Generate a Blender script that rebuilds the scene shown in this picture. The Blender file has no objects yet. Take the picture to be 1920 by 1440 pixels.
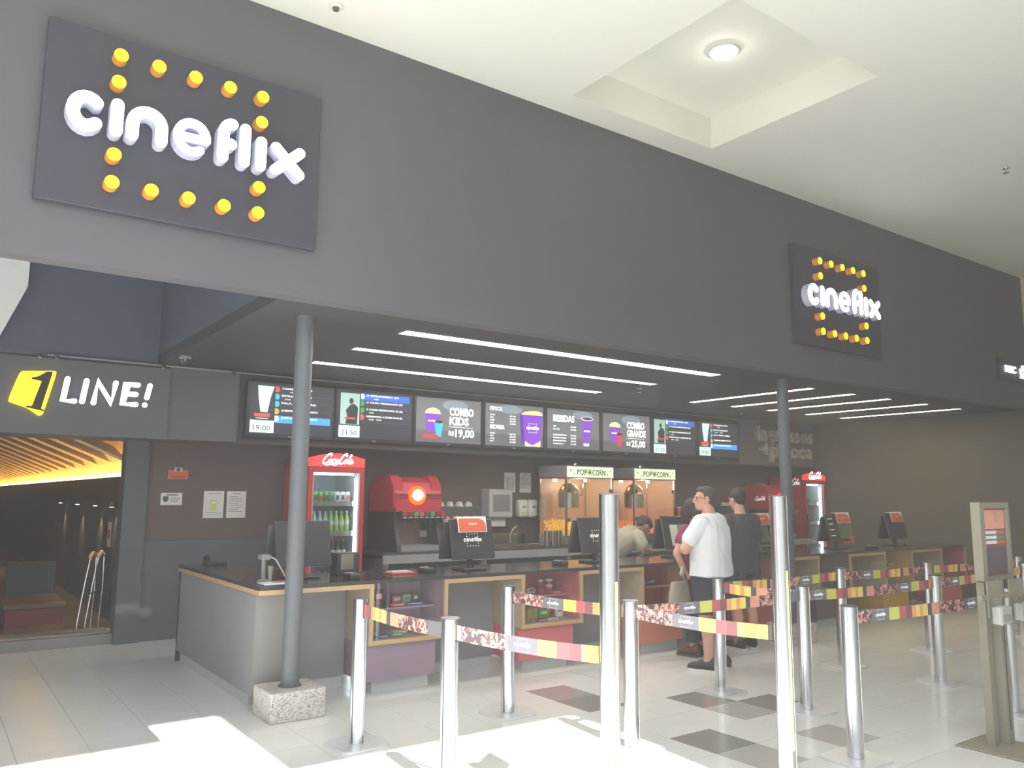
import bpy, bmesh, math, random
from mathutils import Vector, Matrix, noise
R = random.Random(7)
scn = bpy.context.scene
COL = scn.collection
# ------------------------------------------------------------------ camera
cam_d = bpy.data.cameras.new('camera'); cam = bpy.data.objects.new('camera', cam_d); COL.objects.link(cam)
cam_d.sensor_width = 36; cam_d.lens = 1519.3 / 1920 * 36; cam_d.clip_end = 200
YAW, PIT, ROL = 0.624655, 0.137573, -0.00691
fw = Vector((math.sin(YAW)*math.cos(PIT), math.cos(YAW)*math.cos(PIT), math.sin(PIT)))
rt = fw.cross(Vector((0, 0, 1))).normalized(); dn = fw.cross(rt)
r2 = rt*math.cos(ROL) + dn*math.sin(ROL); d2 = dn*math.cos(ROL) - rt*math.sin(ROL)
cam.matrix_world = Matrix(((r2.x, -d2.x, -fw.x, 0), (r2.y, -d2.y, -fw.y, 0), (r2.z, -d2.z, -fw.z, 1.6), (0, 0, 0, 1)))
scn.camera = cam
# ------------------------------------------------------------------ light and exposure
scn.view_settings.view_transform = 'Standard'; scn.view_settings.look = 'None'
scn.view_settings.gamma = 1; scn.view_settings.use_curve_mapping = False
scn.view_settings.exposure = 0.55
wd = bpy.data.worlds.new('sky'); scn.world = wd; wd.use_nodes = True
bg = wd.node_tree.nodes['Background']; bg.inputs[0].default_value = (0.80, 0.89, 1.0, 1); bg.inputs[1].default_value = 3.0
sl = bpy.data.lights.new('sun', 'SUN'); sl.energy = 14; sl.angle = 0.012; sl.color = (1, 0.99, 0.97)
so = bpy.data.objects.new('sun', sl); COL.objects.link(so); so.location = (0, -6, 12)
sd = Vector((0.1, 1.0, -math.tan(math.radians(50))*1.005)); so.rotation_euler = sd.to_track_quat('-Z', 'Y').to_euler()
cy = scn.cycles; cy.max_bounces = 8; cy.diffuse_bounces = 4; cy.glossy_bounces = 3; cy.volume_bounces = 0; cy.transparent_max_bounces = 12; cy.caustics_reflective = False; cy.caustics_refractive = False
# ------------------------------------------------------------------ materials
def lin(c):
    return tuple((x/255/12.92 if x/255 <= .04045 else ((x/255+.055)/1.055)**2.4) for x in c)
M = {}
def mat(name, col, rough=.5, metal=0, spec=.5, emit=0, ecol=None, var=.07, scale=6, bump=0, bscale=80, coat=0, stretch=None):
    m = bpy.data.materials.new(name); m.use_nodes = True; nt = m.node_tree; b = nt.nodes['Principled BSDF']
    c = lin(col); b.inputs['Roughness'].default_value = rough; b.inputs['Metallic'].default_value = metal
    b.inputs['Specular IOR Level'].default_value = spec; b.inputs['Coat Weight'].default_value = coat
    tc = nt.nodes.new('ShaderNodeTexCoord'); src = tc.outputs['Object']
    if stretch:
        mp = nt.nodes.new('ShaderNodeMapping'); mp.inputs['Scale'].default_value = stretch
        nt.links.new(src, mp.inputs[0]); src = mp.outputs[0]
    nz = nt.nodes.new('ShaderNodeTexNoise'); nz.inputs['Scale'].default_value = scale; nz.inputs['Detail'].default_value = 3
    nt.links.new(src, nz.inputs['Vector'])
    mx = nt.nodes.new('ShaderNodeMix'); mx.data_type = 'RGBA'
    mx.inputs[6].default_value = (*[max(0, x*(1-var)) for x in c], 1); mx.inputs[7].default_value = (*[min(1, x*(1+var)) for x in c], 1)
    nt.links.new(nz.outputs[0], mx.inputs[0]); nt.links.new(mx.outputs[2], b.inputs['Base Color'])
    if emit:
        if emit < 5: m.cycles.emission_sampling = 'NONE'
        b.inputs['Emission Strength'].default_value = emit; b.inputs['Emission Color'].default_value = (*lin(ecol or col), 1)
    if bump:
        n2 = nt.nodes.new('ShaderNodeTexNoise'); n2.inputs['Scale'].default_value = bscale; nt.links.new(src, n2.inputs['Vector'])
        bp = nt.nodes.new('ShaderNodeBump'); bp.inputs['Strength'].default_value = bump; bp.inputs['Distance'].default_value = .01
        nt.links.new(n2.outputs[0], bp.inputs['Height']); nt.links.new(bp.outputs[0], b.inputs['Normal'])
    M[name] = m; return m
def glass(name, tint=(1, 1, 1), refl=.08):
    m = bpy.data.materials.new(name); m.use_nodes = True; nt = m.node_tree; nt.nodes.clear()
    o = nt.nodes.new('ShaderNodeOutputMaterial'); t = nt.nodes.new('ShaderNodeBsdfTransparent'); g = nt.nodes.new('ShaderNodeBsdfGlossy')
    t.inputs[0].default_value = (*tint, 1); g.inputs['Roughness'].default_value = .03; g.inputs['Color'].default_value = (.9, .9, .9, 1)
    x = nt.nodes.new('ShaderNodeMixShader'); x.inputs[0].default_value = refl
    nt.links.new(t.outputs[0], x.inputs[1]); nt.links.new(g.outputs[0], x.inputs[2]); nt.links.new(x.outputs[0], o.inputs[0]); M[name] = m
def speck(name, c1, c2, c3, scale, rough=.4):
    m = bpy.data.materials.new(name); m.use_nodes = True; nt = m.node_tree; b = nt.nodes['Principled BSDF']
    tc = nt.nodes.new('ShaderNodeTexCoord'); v = nt.nodes.new('ShaderNodeTexVoronoi'); v.inputs['Scale'].default_value = scale
    nt.links.new(tc.outputs['Object'], v.inputs['Vector'])
    sp = nt.nodes.new('ShaderNodeSeparateColor'); nt.links.new(v.outputs['Color'], sp.inputs[0])
    cr = nt.nodes.new('ShaderNodeValToRGB'); nt.links.new(sp.outputs[0], cr.inputs[0]); cr.color_ramp.interpolation = 'CONSTANT'
    e = cr.color_ramp.elements; e[0].color = (*lin(c1), 1); e[1].position = .55; e[1].color = (*lin(c2), 1); k = e.new(.82); k.color = (*lin(c3), 1)
    nt.links.new(cr.outputs[0], b.inputs['Base Color']); b.inputs['Roughness'].default_value = rough; M[name] = m
# building
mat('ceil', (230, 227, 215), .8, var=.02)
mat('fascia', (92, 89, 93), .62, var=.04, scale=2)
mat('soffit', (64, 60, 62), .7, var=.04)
mat('bulkhead', (102, 102, 107), .6, var=.04)
mat('bluegrey', (86, 92, 108), .6)
mat('brownwall', (106, 90, 86), .75, var=.1, scale=3, bump=.15, bscale=40)
mat('shopside', (102, 95, 82), .75, var=.05)
mat('mallside', (222, 208, 170), .8)
mat('wainscot', (90, 93, 101), .6)
mat('plaster', (225, 222, 212), .85)
mat('grout', (150, 148, 140), .8)
mat('tile', (230, 231, 228), .16, spec=.45, var=.025, scale=3)
mat('tile_dark', (148, 144, 141), .2, spec=.45, var=.05, scale=10)
mat('tile_mid', (184, 182, 176), .2, spec=.45, var=.04, scale=10)
mat('tile_rose', (168, 159, 156), .2, spec=.45, var=.05, scale=10)
mat('pole', (98, 101, 106), .45)
speck('granite', (214, 209, 202), (188, 180, 172), (146, 136, 128), 150)
mat('rail', (190, 188, 184), .35, metal=.6)
mat('light_on', (255, 252, 240), emit=15, ecol=(255, 250, 236))
mat('light_warm', (255, 246, 214), emit=13, ecol=(255, 240, 200))
mat('light_frame', (120, 112, 108), .5)
mat('down_on', (255, 255, 250), emit=30, ecol=(255, 252, 240))
mat('cove', (255, 220, 140), emit=12, ecol=(255, 205, 110))
# signs
mat('signpanel', (56, 54, 66), .5, var=.04)
mat('sign_white', (250, 250, 255), .4, emit=3.2, ecol=(232, 232, 255))
mat('letter_side', (196, 198, 212), .4, emit=.08, ecol=(210, 212, 255))
mat('amber', (205, 140, 40), .4, emit=.12, ecol=(255, 160, 30))
mat('amber_on', (255, 214, 0), .4, emit=1.15, ecol=(255, 206, 0))
mat('yellow_on', (255, 226, 40), .4, emit=1.5, ecol=(255, 214, 30))
mat('numeral', (66, 52, 38), .5)
mat('letter_grey', (178, 176, 168), .6)
# counter
mat('wood', (192, 162, 122), .5, var=.16, scale=14, stretch=(1, 1, 9))
mat('wood_side', (182, 165, 138), .55, var=.12, scale=10, stretch=(1, 1, 6))
mat('granite_black', (70, 68, 70), .12, spec=.6, var=.25, scale=60)
mat('panel_dark', (144, 145, 148), .5)
mat('panel_grey', (138, 136, 132), .55)
mat('plinth', (200, 202, 202), .5)
for n, c in dict(purple=(156, 134, 150), red=(212, 118, 126), orange=(226, 144, 116), redor=(202, 116, 106), violet=(108, 92, 104), yellow=(204, 162, 70)).items():  # cabinet colours, like panel_dark, lightened to put the glare veil into them
    mat('v_'+n, c, .5)
glass('pane'); glass('pane_cool', (.93, .98, 1), .06); glass('acrylic', (.95, .96, .94), .1)
# equipment
mat('stand', (150, 142, 124), .5); mat('black', (64, 62, 65), .45); mat('black_gloss', (56, 54, 57), .15, spec=.6); mat('dark', (84, 80, 82), .5)  # blacks and darks lifted so their colour carries some of the glare veil
mat('bezel', (52, 49, 56), .25); mat('grey', (140, 140, 142), .5); mat('grey_light', (196, 196, 196), .5)
mat('white', (238, 238, 236), .5); mat('offwhite', (222, 216, 202), .5); mat('paper', (226, 224, 222), .7)
mat('steel', (196, 192, 186), .25, metal=1); mat('steel_warm', (206, 178, 140), .3, metal=1); mat('chrome', (228, 228, 232), .12, metal=1)
mat('alu', (222, 224, 228), .2, metal=1, var=.03); mat('alu_white', (232, 234, 238), .32, metal=.35, var=.03)
mat('coke', (176, 50, 60), .35, emit=.04); mat('coke_lit', (226, 72, 76), .4, emit=.9, ecol=(235, 40, 46)); mat('coke_dark', (150, 36, 44), .4)
mat('print_white', (250, 250, 250), .6, emit=.25); mat('print_lit', (255, 255, 255), .5, emit=2.4)
mat('cool_in', (206, 212, 214), .4); mat('cool_lamp', (235, 248, 255), emit=6, ecol=(240, 248, 255))
mat('disc', (255, 90, 30), .3, emit=2.0, ecol=(255, 70, 18)); mat('disc_hot', (255, 230, 150), .3, emit=5, ecol=(255, 220, 120))
mat('green_can', (120, 190, 110), .3, metal=.3); mat('dark_bottle', (50, 40, 38), .12); mat('clear_bottle', (170, 188, 188), .12)
mat('green_bottle', (150, 190, 70), .15); mat('orange_bottle', (206, 120, 60), .15); mat('can_top', (200, 204, 204), .3, metal=.8)
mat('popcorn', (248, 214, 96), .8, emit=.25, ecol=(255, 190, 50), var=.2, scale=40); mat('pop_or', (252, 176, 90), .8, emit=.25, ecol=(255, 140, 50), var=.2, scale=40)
mat('pop_glow', (206, 172, 142), .4); mat('popsign', (226, 240, 216), .4, emit=.55, ecol=(220, 245, 205))
mat('pop_lamp', (255, 226, 170), emit=10, ecol=(255, 214, 150)); mat('letter_brown', (70, 30, 24), .6); mat('olive', (130, 150, 40), .6)
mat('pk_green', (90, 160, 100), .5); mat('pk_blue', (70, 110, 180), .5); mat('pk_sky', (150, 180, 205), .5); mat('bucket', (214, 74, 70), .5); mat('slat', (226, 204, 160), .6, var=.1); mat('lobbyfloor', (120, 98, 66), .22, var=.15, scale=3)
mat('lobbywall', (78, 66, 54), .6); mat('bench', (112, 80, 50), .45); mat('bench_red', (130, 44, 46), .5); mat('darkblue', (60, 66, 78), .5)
# screens and print
def scr(name, c, e=.9): mat(name, c, .3, emit=e, var=0)
scr('s_night', (46, 48, 62), .45); scr('s_line', (92, 96, 112), .5); scr('s_blue', (64, 140, 226), .9); scr('s_blue2', (44, 96, 190), .9)
scr('s_pale', (196, 224, 220), .9); scr('s_mint', (150, 180, 170), .8); scr('s_white', (246, 250, 250), 1.1); scr('s_ink', (40, 44, 50), .3)
scr('s_red', (214, 70, 66)); scr('s_cyan', (30, 170, 206)); scr('s_or', (220, 150, 60)); scr('s_green', (30, 140, 76)); scr('s_grey', (110, 112, 116), .6)
scr('s_grey2', (92, 94, 98), .6); scr('s_purple', (116, 56, 176)); scr('s_purple2', (86, 36, 140)); scr('s_teal', (40, 170, 196)); scr('s_corn', (206, 208, 150)); scr('s_dkred', (190, 46, 66)); scr('s_cola', (60, 24, 24), .3)
scr('s_steelblue', (132, 146, 158), .65)
mat('card_or', (222, 104, 78), .6); mat('card_lt', (232, 230, 226), .6); mat('leaf', (112, 124, 88), .6)
mat('b_dark', (96, 92, 98), .6); mat('b_grey', (126, 122, 130), .6); mat('b_salmon', (238, 168, 140), .6); mat('b_yg', (216, 216, 110), .6)
mat('b_red', (196, 104, 106), .6); mat('b_wine', (146, 94, 98), .6); mat('b_or', (240, 170, 118), .6); mat('b_yel', (250, 222, 116), .6)
def facesmat():
    m = bpy.data.materials.new('b_faces'); m.use_nodes = True; nt = m.node_tree; b = nt.nodes['Principled BSDF']; b.inputs['Roughness'].default_value = .6
    tc = nt.nodes.new('ShaderNodeTexCoord'); v = nt.nodes.new('ShaderNodeTexNoise'); v.inputs['Scale'].default_value = 26; v.inputs['Detail'].default_value = 2; v.inputs['Distortion'].default_value = 1.2
    nt.links.new(tc.outputs['Object'], v.inputs['Vector']); cr = nt.nodes.new('ShaderNodeValToRGB'); nt.links.new(v.outputs[0], cr.inputs[0]); cr.color_ramp.interpolation = 'CONSTANT'
    e = cr.color_ramp.elements; e[0].color = (*lin((98, 82, 88)), 1); e[1].position = .48; e[1].color = (*lin((202, 132, 120)), 1)
    for p, c in ((.54, (242, 192, 170)), (.66, (138, 92, 90))): k = e.new(p); k.color = (*lin(c), 1)
    nt.links.new(cr.outputs[0], b.inputs['Base Color']); M['b_faces'] = m
facesmat()
# people
mat('skin', (214, 160, 140), .55, var=.05); mat('skin_tan', (168, 118, 98), .55); mat('hair', (72, 60, 56), .7, var=.2, scale=60); mat('hair_dark', (52, 38, 36), .6, var=.2, scale=60)
mat('tee', (236, 238, 240), .85, var=.03, bump=.25, bscale=9); mat('shorts', (56, 56, 64), .85); mat('sneaker', (60, 62, 64), .6); mat('sole', (226, 226, 222), .6)
mat('maroon', (134, 50, 78), .8); mat('blackcloth', (70, 68, 72), .85); mat('beigeshirt', (176, 166, 148), .8); mat('cap', (66, 52, 54), .7); mat('bagc', (176, 162, 146), .7)
mat('patt', (200, 198, 196), .7, var=.5, scale=40); mat('lens_red', (210, 70, 84), .4)
# ------------------------------------------------------------------ mesh builder
ORD = ['first', 'second', 'third', 'fourth', 'fifth', 'sixth', 'seventh', 'eighth']
class PL:
    def __init__(s, o, ax, ay, az): s.o, s.ax, s.ay, s.az = Vector(o), Vector(ax), Vector(ay), Vector(az)
    def __call__(s, u, v, w=0): return tuple(s.o + s.ax*u + s.ay*v + s.az*w)
def FR(y): return PL((0, y, 0), (1, 0, 0), (0, 0, 1), (0, -1, 0))      # plane that faces the mall
class MB:
    def __init__(s): s.v, s.f, s.m, s.c = [], [], [], 0
    def add(s, vs, fs):
        b = len(s.v); s.v += [tuple(p) for p in vs]; s.f += [tuple(i+b for i in f) for f in fs]; s.m += [s.c]*len(fs); return s
    def box(s, x0, x1, y0, y1, z0, z1, f=None):
        f = f or (lambda a, b, c: (a, b, c))
        vs = [f(x, y, z) for z in (z0, z1) for y in (y0, y1) for x in (x0, x1)]
        return s.add(vs, [(0, 2, 3, 1), (4, 5, 7, 6), (0, 1, 5, 4), (2, 6, 7, 3), (0, 4, 6, 2), (1, 3, 7, 5)])
    def rbox(s, x0, x1, y0, y1, z0, z1, r=.01, seg=2, f=None):
        bm = bmesh.new(); bmesh.ops.create_cube(bm, size=1)
        for v in bm.verts: v.co = Vector(((x0+x1)/2+v.co.x*(x1-x0), (y0+y1)/2+v.co.y*(y1-y0), (z0+z1)/2+v.co.z*(z1-z0)))
        bmesh.ops.bevel(bm, geom=bm.edges[:], offset=r, segments=seg, affect='EDGES', profile=.5)
        bm.verts.index_update(); g = f or (lambda a, b, c: (a, b, c))
        s.add([g(*v.co) for v in bm.verts], [[v.index for v in fc.verts] for fc in bm.faces]); bm.free(); return s
    def cyl(s, p0, p1, r0, r1=None, n=16, cap=True):
        r1 = r0 if r1 is None else r1; p0, p1 = Vector(p0), Vector(p1); d = (p1-p0).normalized()
        a = d.orthogonal().normalized(); b = d.cross(a)
        vs = [p0 + (a*math.cos(t)+b*math.sin(t))*r0 for t in [2*math.pi*i/n for i in range(n)]] + [p1 + (a*math.cos(t)+b*math.sin(t))*r1 for t in [2*math.pi*i/n for i in range(n)]]
        fs = [(i, (i+1) % n, n+(i+1) % n, n+i) for i in range(n)]
        if cap: fs += [tuple(range(n-1, -1, -1)), tuple(range(n, 2*n))]
        return s.add(vs, fs)
    def tube(s, pts, r, n=8):
        pts = [Vector(p) for p in pts]; rings = []; a = None
        for i, p in enumerate(pts):
            d = (pts[min(i+1, len(pts)-1)] - pts[max(i-1, 0)]).normalized()
            a = (d.orthogonal() if a is None else a - d*a.dot(d)).normalized(); b = d.cross(a)
            rr = r[i] if isinstance(r, (list, tuple)) else r
            rings.append([p + (a*math.cos(2*math.pi*k/n)+b*math.sin(2*math.pi*k/n))*rr for k in range(n)])
        vs = [q for g in rings for q in g]; fs = []
        for i in range(len(pts)-1): fs += [(i*n+k, i*n+(k+1) % n, (i+1)*n+(k+1) % n, (i+1)*n+k) for k in range(n)]
        fs += [tuple(range(n-1, -1, -1)), tuple(range((len(pts)-1)*n, len(pts)*n))]
        return s.add(vs, fs)
    def lathe(s, cx, cy, prof, n=16, f=None):
        vs, fs = [], []; g = f or (lambda a, b, c: (a, b, c))
        for r, z in prof: vs += [g(cx+r*math.cos(2*math.pi*k/n), cy+r*math.sin(2*math.pi*k/n), z) for k in range(n)]
        for i in range(len(prof)-1): fs += [(i*n+k, i*n+(k+1) % n, (i+1)*n+(k+1) % n, (i+1)*n+k) for k in range(n)]
        fs += [tuple(range(n-1, -1, -1)), tuple(range((len(prof)-1)*n, len(prof)*n))]
        return s.add(vs, fs)
    def ell(s, c, r, nu=14, nv=9):
        vs = [(c[0], c[1], c[2]-r[2])]; fs = []
        for j in range(1, nv):
            t = -math.pi/2 + math.pi*j/nv
            vs += [(c[0]+r[0]*math.cos(t)*math.cos(2*math.pi*i/nu), c[1]+r[1]*math.cos(t)*math.sin(2*math.pi*i/nu), c[2]+r[2]*math.sin(t)) for i in range(nu)]
        vs.append((c[0], c[1], c[2]+r[2])); top = len(vs)-1
        fs += [(0, 1+(i+1) % nu, 1+i) for i in range(nu)]
        for j in range(nv-2):
            b = 1+j*nu; fs += [(b+i, b+(i+1) % nu, b+nu+(i+1) % nu, b+nu+i) for i in range(nu)]
        b = 1+(nv-2)*nu; fs += [(b+i, b+(i+1) % nu, top) for i in range(nu)]
        return s.add(vs, fs)
    def poly(s, pts, P, d=.004, w0=0):
        n = len(pts); a = sum(pts[i][0]*pts[(i+1) % n][1]-pts[(i+1) % n][0]*pts[i][1] for i in range(n))
        if a < 0: pts = pts[::-1]
        vs = [P(u, v, w0+d) for u, v in pts] + [P(u, v, w0) for u, v in pts]
        return s.add(vs, [tuple(range(n)), tuple(range(2*n-1, n-1, -1))] + [(i, n+i, n+(i+1) % n, (i+1) % n) for i in range(n)])
    def rect(s, u0, u1, v0, v1, P, d=.004, w0=0): return s.poly([(u0, v0), (u1, v0), (u1, v1), (u0, v1)], P, d, w0)
    def disc(s, u, v, r, P, d=.004, w0=0, n=16, ry=None): return s.poly([(u+r*math.cos(2*math.pi*i/n), v+(ry or r)*math.sin(2*math.pi*i/n)) for i in range(n)], P, d, w0)
    def stroke(s, pts, w, P, d=.004, w0=0, cap=5):
        h = w/2; n = len(pts); L, Rr = [], []
        for i in range(n):
            a = pts[max(i-1, 0)]; b = pts[min(i+1, n-1)]
            dx, dy = b[0]-a[0], b[1]-a[1]; l = math.hypot(dx, dy) or 1; nx, ny = -dy/l, dx/l; k = 1
            if 0 < i < n-1:
                e = (pts[i][0]-a[0], pts[i][1]-a[1]); le = math.hypot(*e) or 1; k = min(1.6, 1/max(.5, abs((e[0]*dx+e[1]*dy)/le/l)))
            L.append((pts[i][0]+nx*h*k, pts[i][1]+ny*h*k)); Rr.append((pts[i][0]-nx*h*k, pts[i][1]-ny*h*k))
        for i in range(n-1): s.poly([Rr[i], Rr[i+1], L[i+1], L[i]], P, d, w0)
        for j in (0, n-1): s.disc(pts[j][0], pts[j][1], h, P, d, w0, n=2*cap)
        return s
    def text(s, body, P, u, v, h, width=None, d=.003, w0=0, align='L', bold=0, shear=0):
        vs, fs = text_mesh(body, bold)
        if not vs: return s
        x0 = min(p[0] for p in vs); x1 = max(p[0] for p in vs); k = h/.73
        kx = k if width is None else width/(x1-x0); W = (x1-x0)*kx; off = {'L': 0, 'C': -W/2, 'R': -W}[align]
        return s.add([P(u+off+(p[0]-x0)*kx+shear*p[1]*k, v+p[1]*k, w0+(d if p[2] > .001 else 0)) for p in vs], fs)
TXT = {}
def text_mesh(body, bold):
    key = (body, bold)
    if key not in TXT:
        cu = bpy.data.curves.new('t', 'FONT'); cu.body = body; cu.size = 1; cu.resolution_u = 2; cu.extrude = .01; cu.offset = bold
        o = bpy.data.objects.new('t', cu); COL.objects.link(o); bpy.context.view_layer.update()
        me = bpy.data.meshes.new_from_object(o.evaluated_get(bpy.context.evaluated_depsgraph_get()))
        TXT[key] = ([tuple(v.co) for v in me.vertices], [tuple(p.vertices) for p in me.polygons])
        bpy.data.objects.remove(o); bpy.data.curves.remove(cu); bpy.data.meshes.remove(me)
    return TXT[key]
OFF = {}
def tag(o, label=None, cat=None, group=None, kind=None):
    if label: o['label'] = label
    if cat: o['category'] = cat
    if group: o['group'] = group
    if kind: o['kind'] = kind
    return o
def thing(name, label, cat, loc=(0, 0, 0), group=None, local=False):
    o = bpy.data.objects.new(name, None); COL.objects.link(o); o.location = loc; o.empty_display_size = .1
    OFF[o.name] = Vector((0, 0, 0)) if local else Vector(loc); return tag(o, label, cat, group)
def obj(name, mb, m, parent=None, smooth=False, label=None):
    me = bpy.data.meshes.new(name); off = OFF[parent.name] if parent else Vector((0, 0, 0))
    me.from_pydata([tuple(Vector(p)-off) for p in mb.v], [], mb.f)
    for k in (m if isinstance(m, list) else [m]): me.materials.append(M[k])
    if isinstance(m, list): me.polygons.foreach_set('material_index', mb.m)
    if smooth:
        me.polygons.foreach_set('use_smooth', [True]*len(me.polygons))
        if smooth != 'all': me.set_sharp_from_angle(angle=math.radians(40))
    me.update(); o = bpy.data.objects.new(name, me); COL.objects.link(o)
    if parent: o.parent = parent
    OFF[o.name] = off
    if label: o['label'] = label
    return o
def struct(name, mb, m, parent=None):
    o = obj(name, mb, m, parent)
    if not parent: o['kind'] = 'structure'
    return o
def solo(name, mb, m, label, cat, group=None, smooth=False):
    """a one-mesh thing: origin at its base centre"""
    xs, ys, zs = zip(*mb.v); c = ((min(xs)+max(xs))/2, (min(ys)+max(ys))/2, min(zs))
    mb.v = [(p[0]-c[0], p[1]-c[1], p[2]-c[2]) for p in mb.v]
    o = obj(name, mb, m, None, smooth); o.location = c; OFF[o.name] = Vector(c); return tag(o, label, cat, group)
def dup(root, loc, label=None, group=None, rot=None):
    r = root.copy(); COL.objects.link(r); r.location = loc; OFF[r.name] = Vector((0, 0, 0))
    if rot is not None: r.rotation_euler = (0, 0, rot)
    if label: r['label'] = label
    if group: r['group'] = group
    for ch in root.children:
        c = ch.copy(); COL.objects.link(c); c.parent = r
        for g in ch.children:
            d = g.copy(); COL.objects.link(d); d.parent = c
    return r
def arc(cx, cy, rx, ry, a0, a1, n=14): return [(cx+rx*math.cos(math.radians(a0+(a1-a0)*i/n)), cy+ry*math.sin(math.radians(a0+(a1-a0)*i/n))) for i in range(n+1)]
# the rounded wordmark: strokes of each letter, x 0.50-1.97, baseline 3.765
GLY = [[arc(.611, 3.885, .074, .09, 46, 314)],
       [[(.777, 3.805), (.777, 3.975)]],
       [[(.868, 3.805), (.868, 3.885)] + arc(.953, 3.885, .085, .088, 180, 0)[1:] + [(1.038, 3.805)]],
       [[(1.15, 3.88), (1.308, 3.88)], arc(1.223, 3.885, .088, .096, -3, 306, 18)],
       [[(1.42, 3.805), (1.42, 3.96)] + arc(1.475, 3.965, .055, .08, 180, 90, 6)[1:], [(1.42, 3.905), (1.472, 3.905)]],
       [[(1.562, 3.805), (1.562, 4.035)]],
       [[(1.672, 3.805), (1.672, 3.975)]],
       [[(1.775, 3.965), (1.945, 3.805)], [(1.945, 3.965), (1.775, 3.805)]]]
DOTS = [(.777, 4.305), (1.0, 4.305), (1.226, 4.305), (1.449, 4.305), (1.67, 4.305), (.775, 4.128), (1.671, 4.122), (.779, 3.657), (1.675, 3.658), (.779, 3.48), (1.005, 3.48), (1.228, 3.48), (1.452, 3.48), (1.676, 3.48)]
EW = {3: .052}
def logo(mb, P, u, v, width, d=.002, w0=0, dots=True):
    k = width/1.47; T = lambda p: (u+(p[0]-1.235)*k, v+(p[1]-3.885)*k)
    for gi, g in enumerate(GLY):
        for st in g: mb.stroke([T(p) for p in (st if len(st) < 4 else st[::2] + ([st[-1]] if len(st) % 2 == 0 else []))], EW.get(gi, .07)*k, P, d, w0, cap=3)
    if dots:
        for p in DOTS: q = T(p); mb.disc(q[0], q[1], .04*k, P, d, w0, n=6)
    return mb
def smooth_pts(p, n=5):
    out = []
    for i in range(len(p)-1):
        a, b, c, d = p[max(i-1, 0)], p[i], p[i+1], p[min(i+2, len(p)-1)]
        for k in range(n):
            t = k/n; out.append(tuple(.5*((2*b[j])+(c[j]-a[j])*t+(2*a[j]-5*b[j]+4*c[j]-d[j])*t*t+(3*b[j]-a[j]-3*c[j]+d[j])*t**3) for j in (0, 1)))
    return out + [p[-1]]
def script(mb, P, u, v, width, d=.002, w0=0, n=3):
    """flowing white script wordmark, u/v is its lower left corner"""
    k = width/4.35
    S = [[(1.02, 1.02), (.98, 1.3), (.78, 1.32), (.42, 1.0), (.14, .5), (.14, .1), (.4, -.02), (.74, .2), (.92, .46)],
         [(1.14, .6), (.98, .5), (.92, .2), (1.04, .04), (1.22, .16), (1.26, .46), (1.14, .6), (1.2, .5), (1.38, .5)],
         [(1.7, .5), (1.6, .62), (1.46, .46), (1.42, .16), (1.54, .03), (1.74, .2), (1.84, .4)],
         [(2.16, .52), (2.02, .6), (1.88, .4), (1.88, .1), (2.02, .05), (2.16, .5), (2.12, .1), (2.22, .04), (2.36, .26)],
         [(2.34, .46), (2.52, .46)],
         [(3.2, 1.02), (3.16, 1.3), (2.96, 1.32), (2.66, 1.0), (2.46, .5), (2.48, .1), (2.72, -.02), (2.98, .2), (3.1, .46)],
         [(3.3, .6), (3.14, .5), (3.08, .2), (3.2, .04), (3.38, .16), (3.42, .46), (3.3, .6), (3.38, .5), (3.5, .52)],
         [(3.52, .3), (3.78, .9), (3.84, 1.22), (3.74, 1.2), (3.58, .5), (3.6, .1), (3.7, .04), (3.82, .22)],
         [(4.14, .52), (4.0, .6), (3.86, .4), (3.86, .1), (4.0, .05), (4.14, .5), (4.1, .1), (4.2, .04), (4.36, .26)],
         [(.36, .0), (.8, -.2), (1.3, -.06), (1.8, -.22), (2.2, -.1)]]
    for i, st in enumerate(S):
        st = smooth_pts([((x+.28*(y-.3))*k+u, y*k+v) for x, y in st], n); mb.stroke(st, (.17 if i in (0, 5) else .11)*k, P, d, w0, cap=3)
    return mb
# ================================================================== THE SETTING
ZC, ZS, YF = 5.06, 2.98, 5.397
floor = struct('floor', MB().box(-6, 13.75, -5, 9.8, -.12, -.008), 'grout')
tiles = {}
for n in ('tile', 'tile_dark', 'tile_mid', 'tile_rose'):
    me = bpy.data.meshes.new('floor_tile'); b = MB().box(-.1985, .1985, -.1985, .1985, -.01, 0)
    me.from_pydata(b.v, [], b.f); me.materials.append(M[n]); tiles[n] = me
odd = {(10, 12): 'tile_dark', (10, 13): 'tile_rose', (12, 11): 'tile_dark', (12, 10): 'tile_mid', (13, 10): 'tile_dark', (10, 9): 'tile_dark', (10, 8): 'tile_mid', (7, 9): 'tile_mid', (6, 9): 'tile_mid', (12, 8): 'tile_mid'}
cells = []
inv = cam.matrix_world.inverted()
for i in range(-16, 34):
    for j in range(-13, 25):
        x, y = .2+.4*i+.2, .4*j+.2
        if x > 13.6: continue
        p = inv @ Vector((x, y, 0)); seen = p.z < -.5 and abs(p.x/p.z) < .66 and abs(p.y/p.z) < .5
        hid = 2.2 < x < 13 and y > 6.6
        cells.append((0 if seen and not hid else 1, (x*x+y*y), i, j, x, y))
cells.sort(); rest = MB()
for n, (a, dd, i, j, x, y) in enumerate(cells):
    kind = odd.get((i, j), 'tile')
    if n < 300 and a == 0:
        o = bpy.data.objects.new('floor_tile', tiles[kind]); COL.objects.link(o); o.parent = floor; o.location = (x, y, R.uniform(-.0004, .0004))
    else: rest.box(x-.1985, x+.1985, y-.1985, y+.1985, -.01, 0)
o = obj('floor_tiles', rest, 'tile', floor); o['kind'] = 'stuff'
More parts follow.
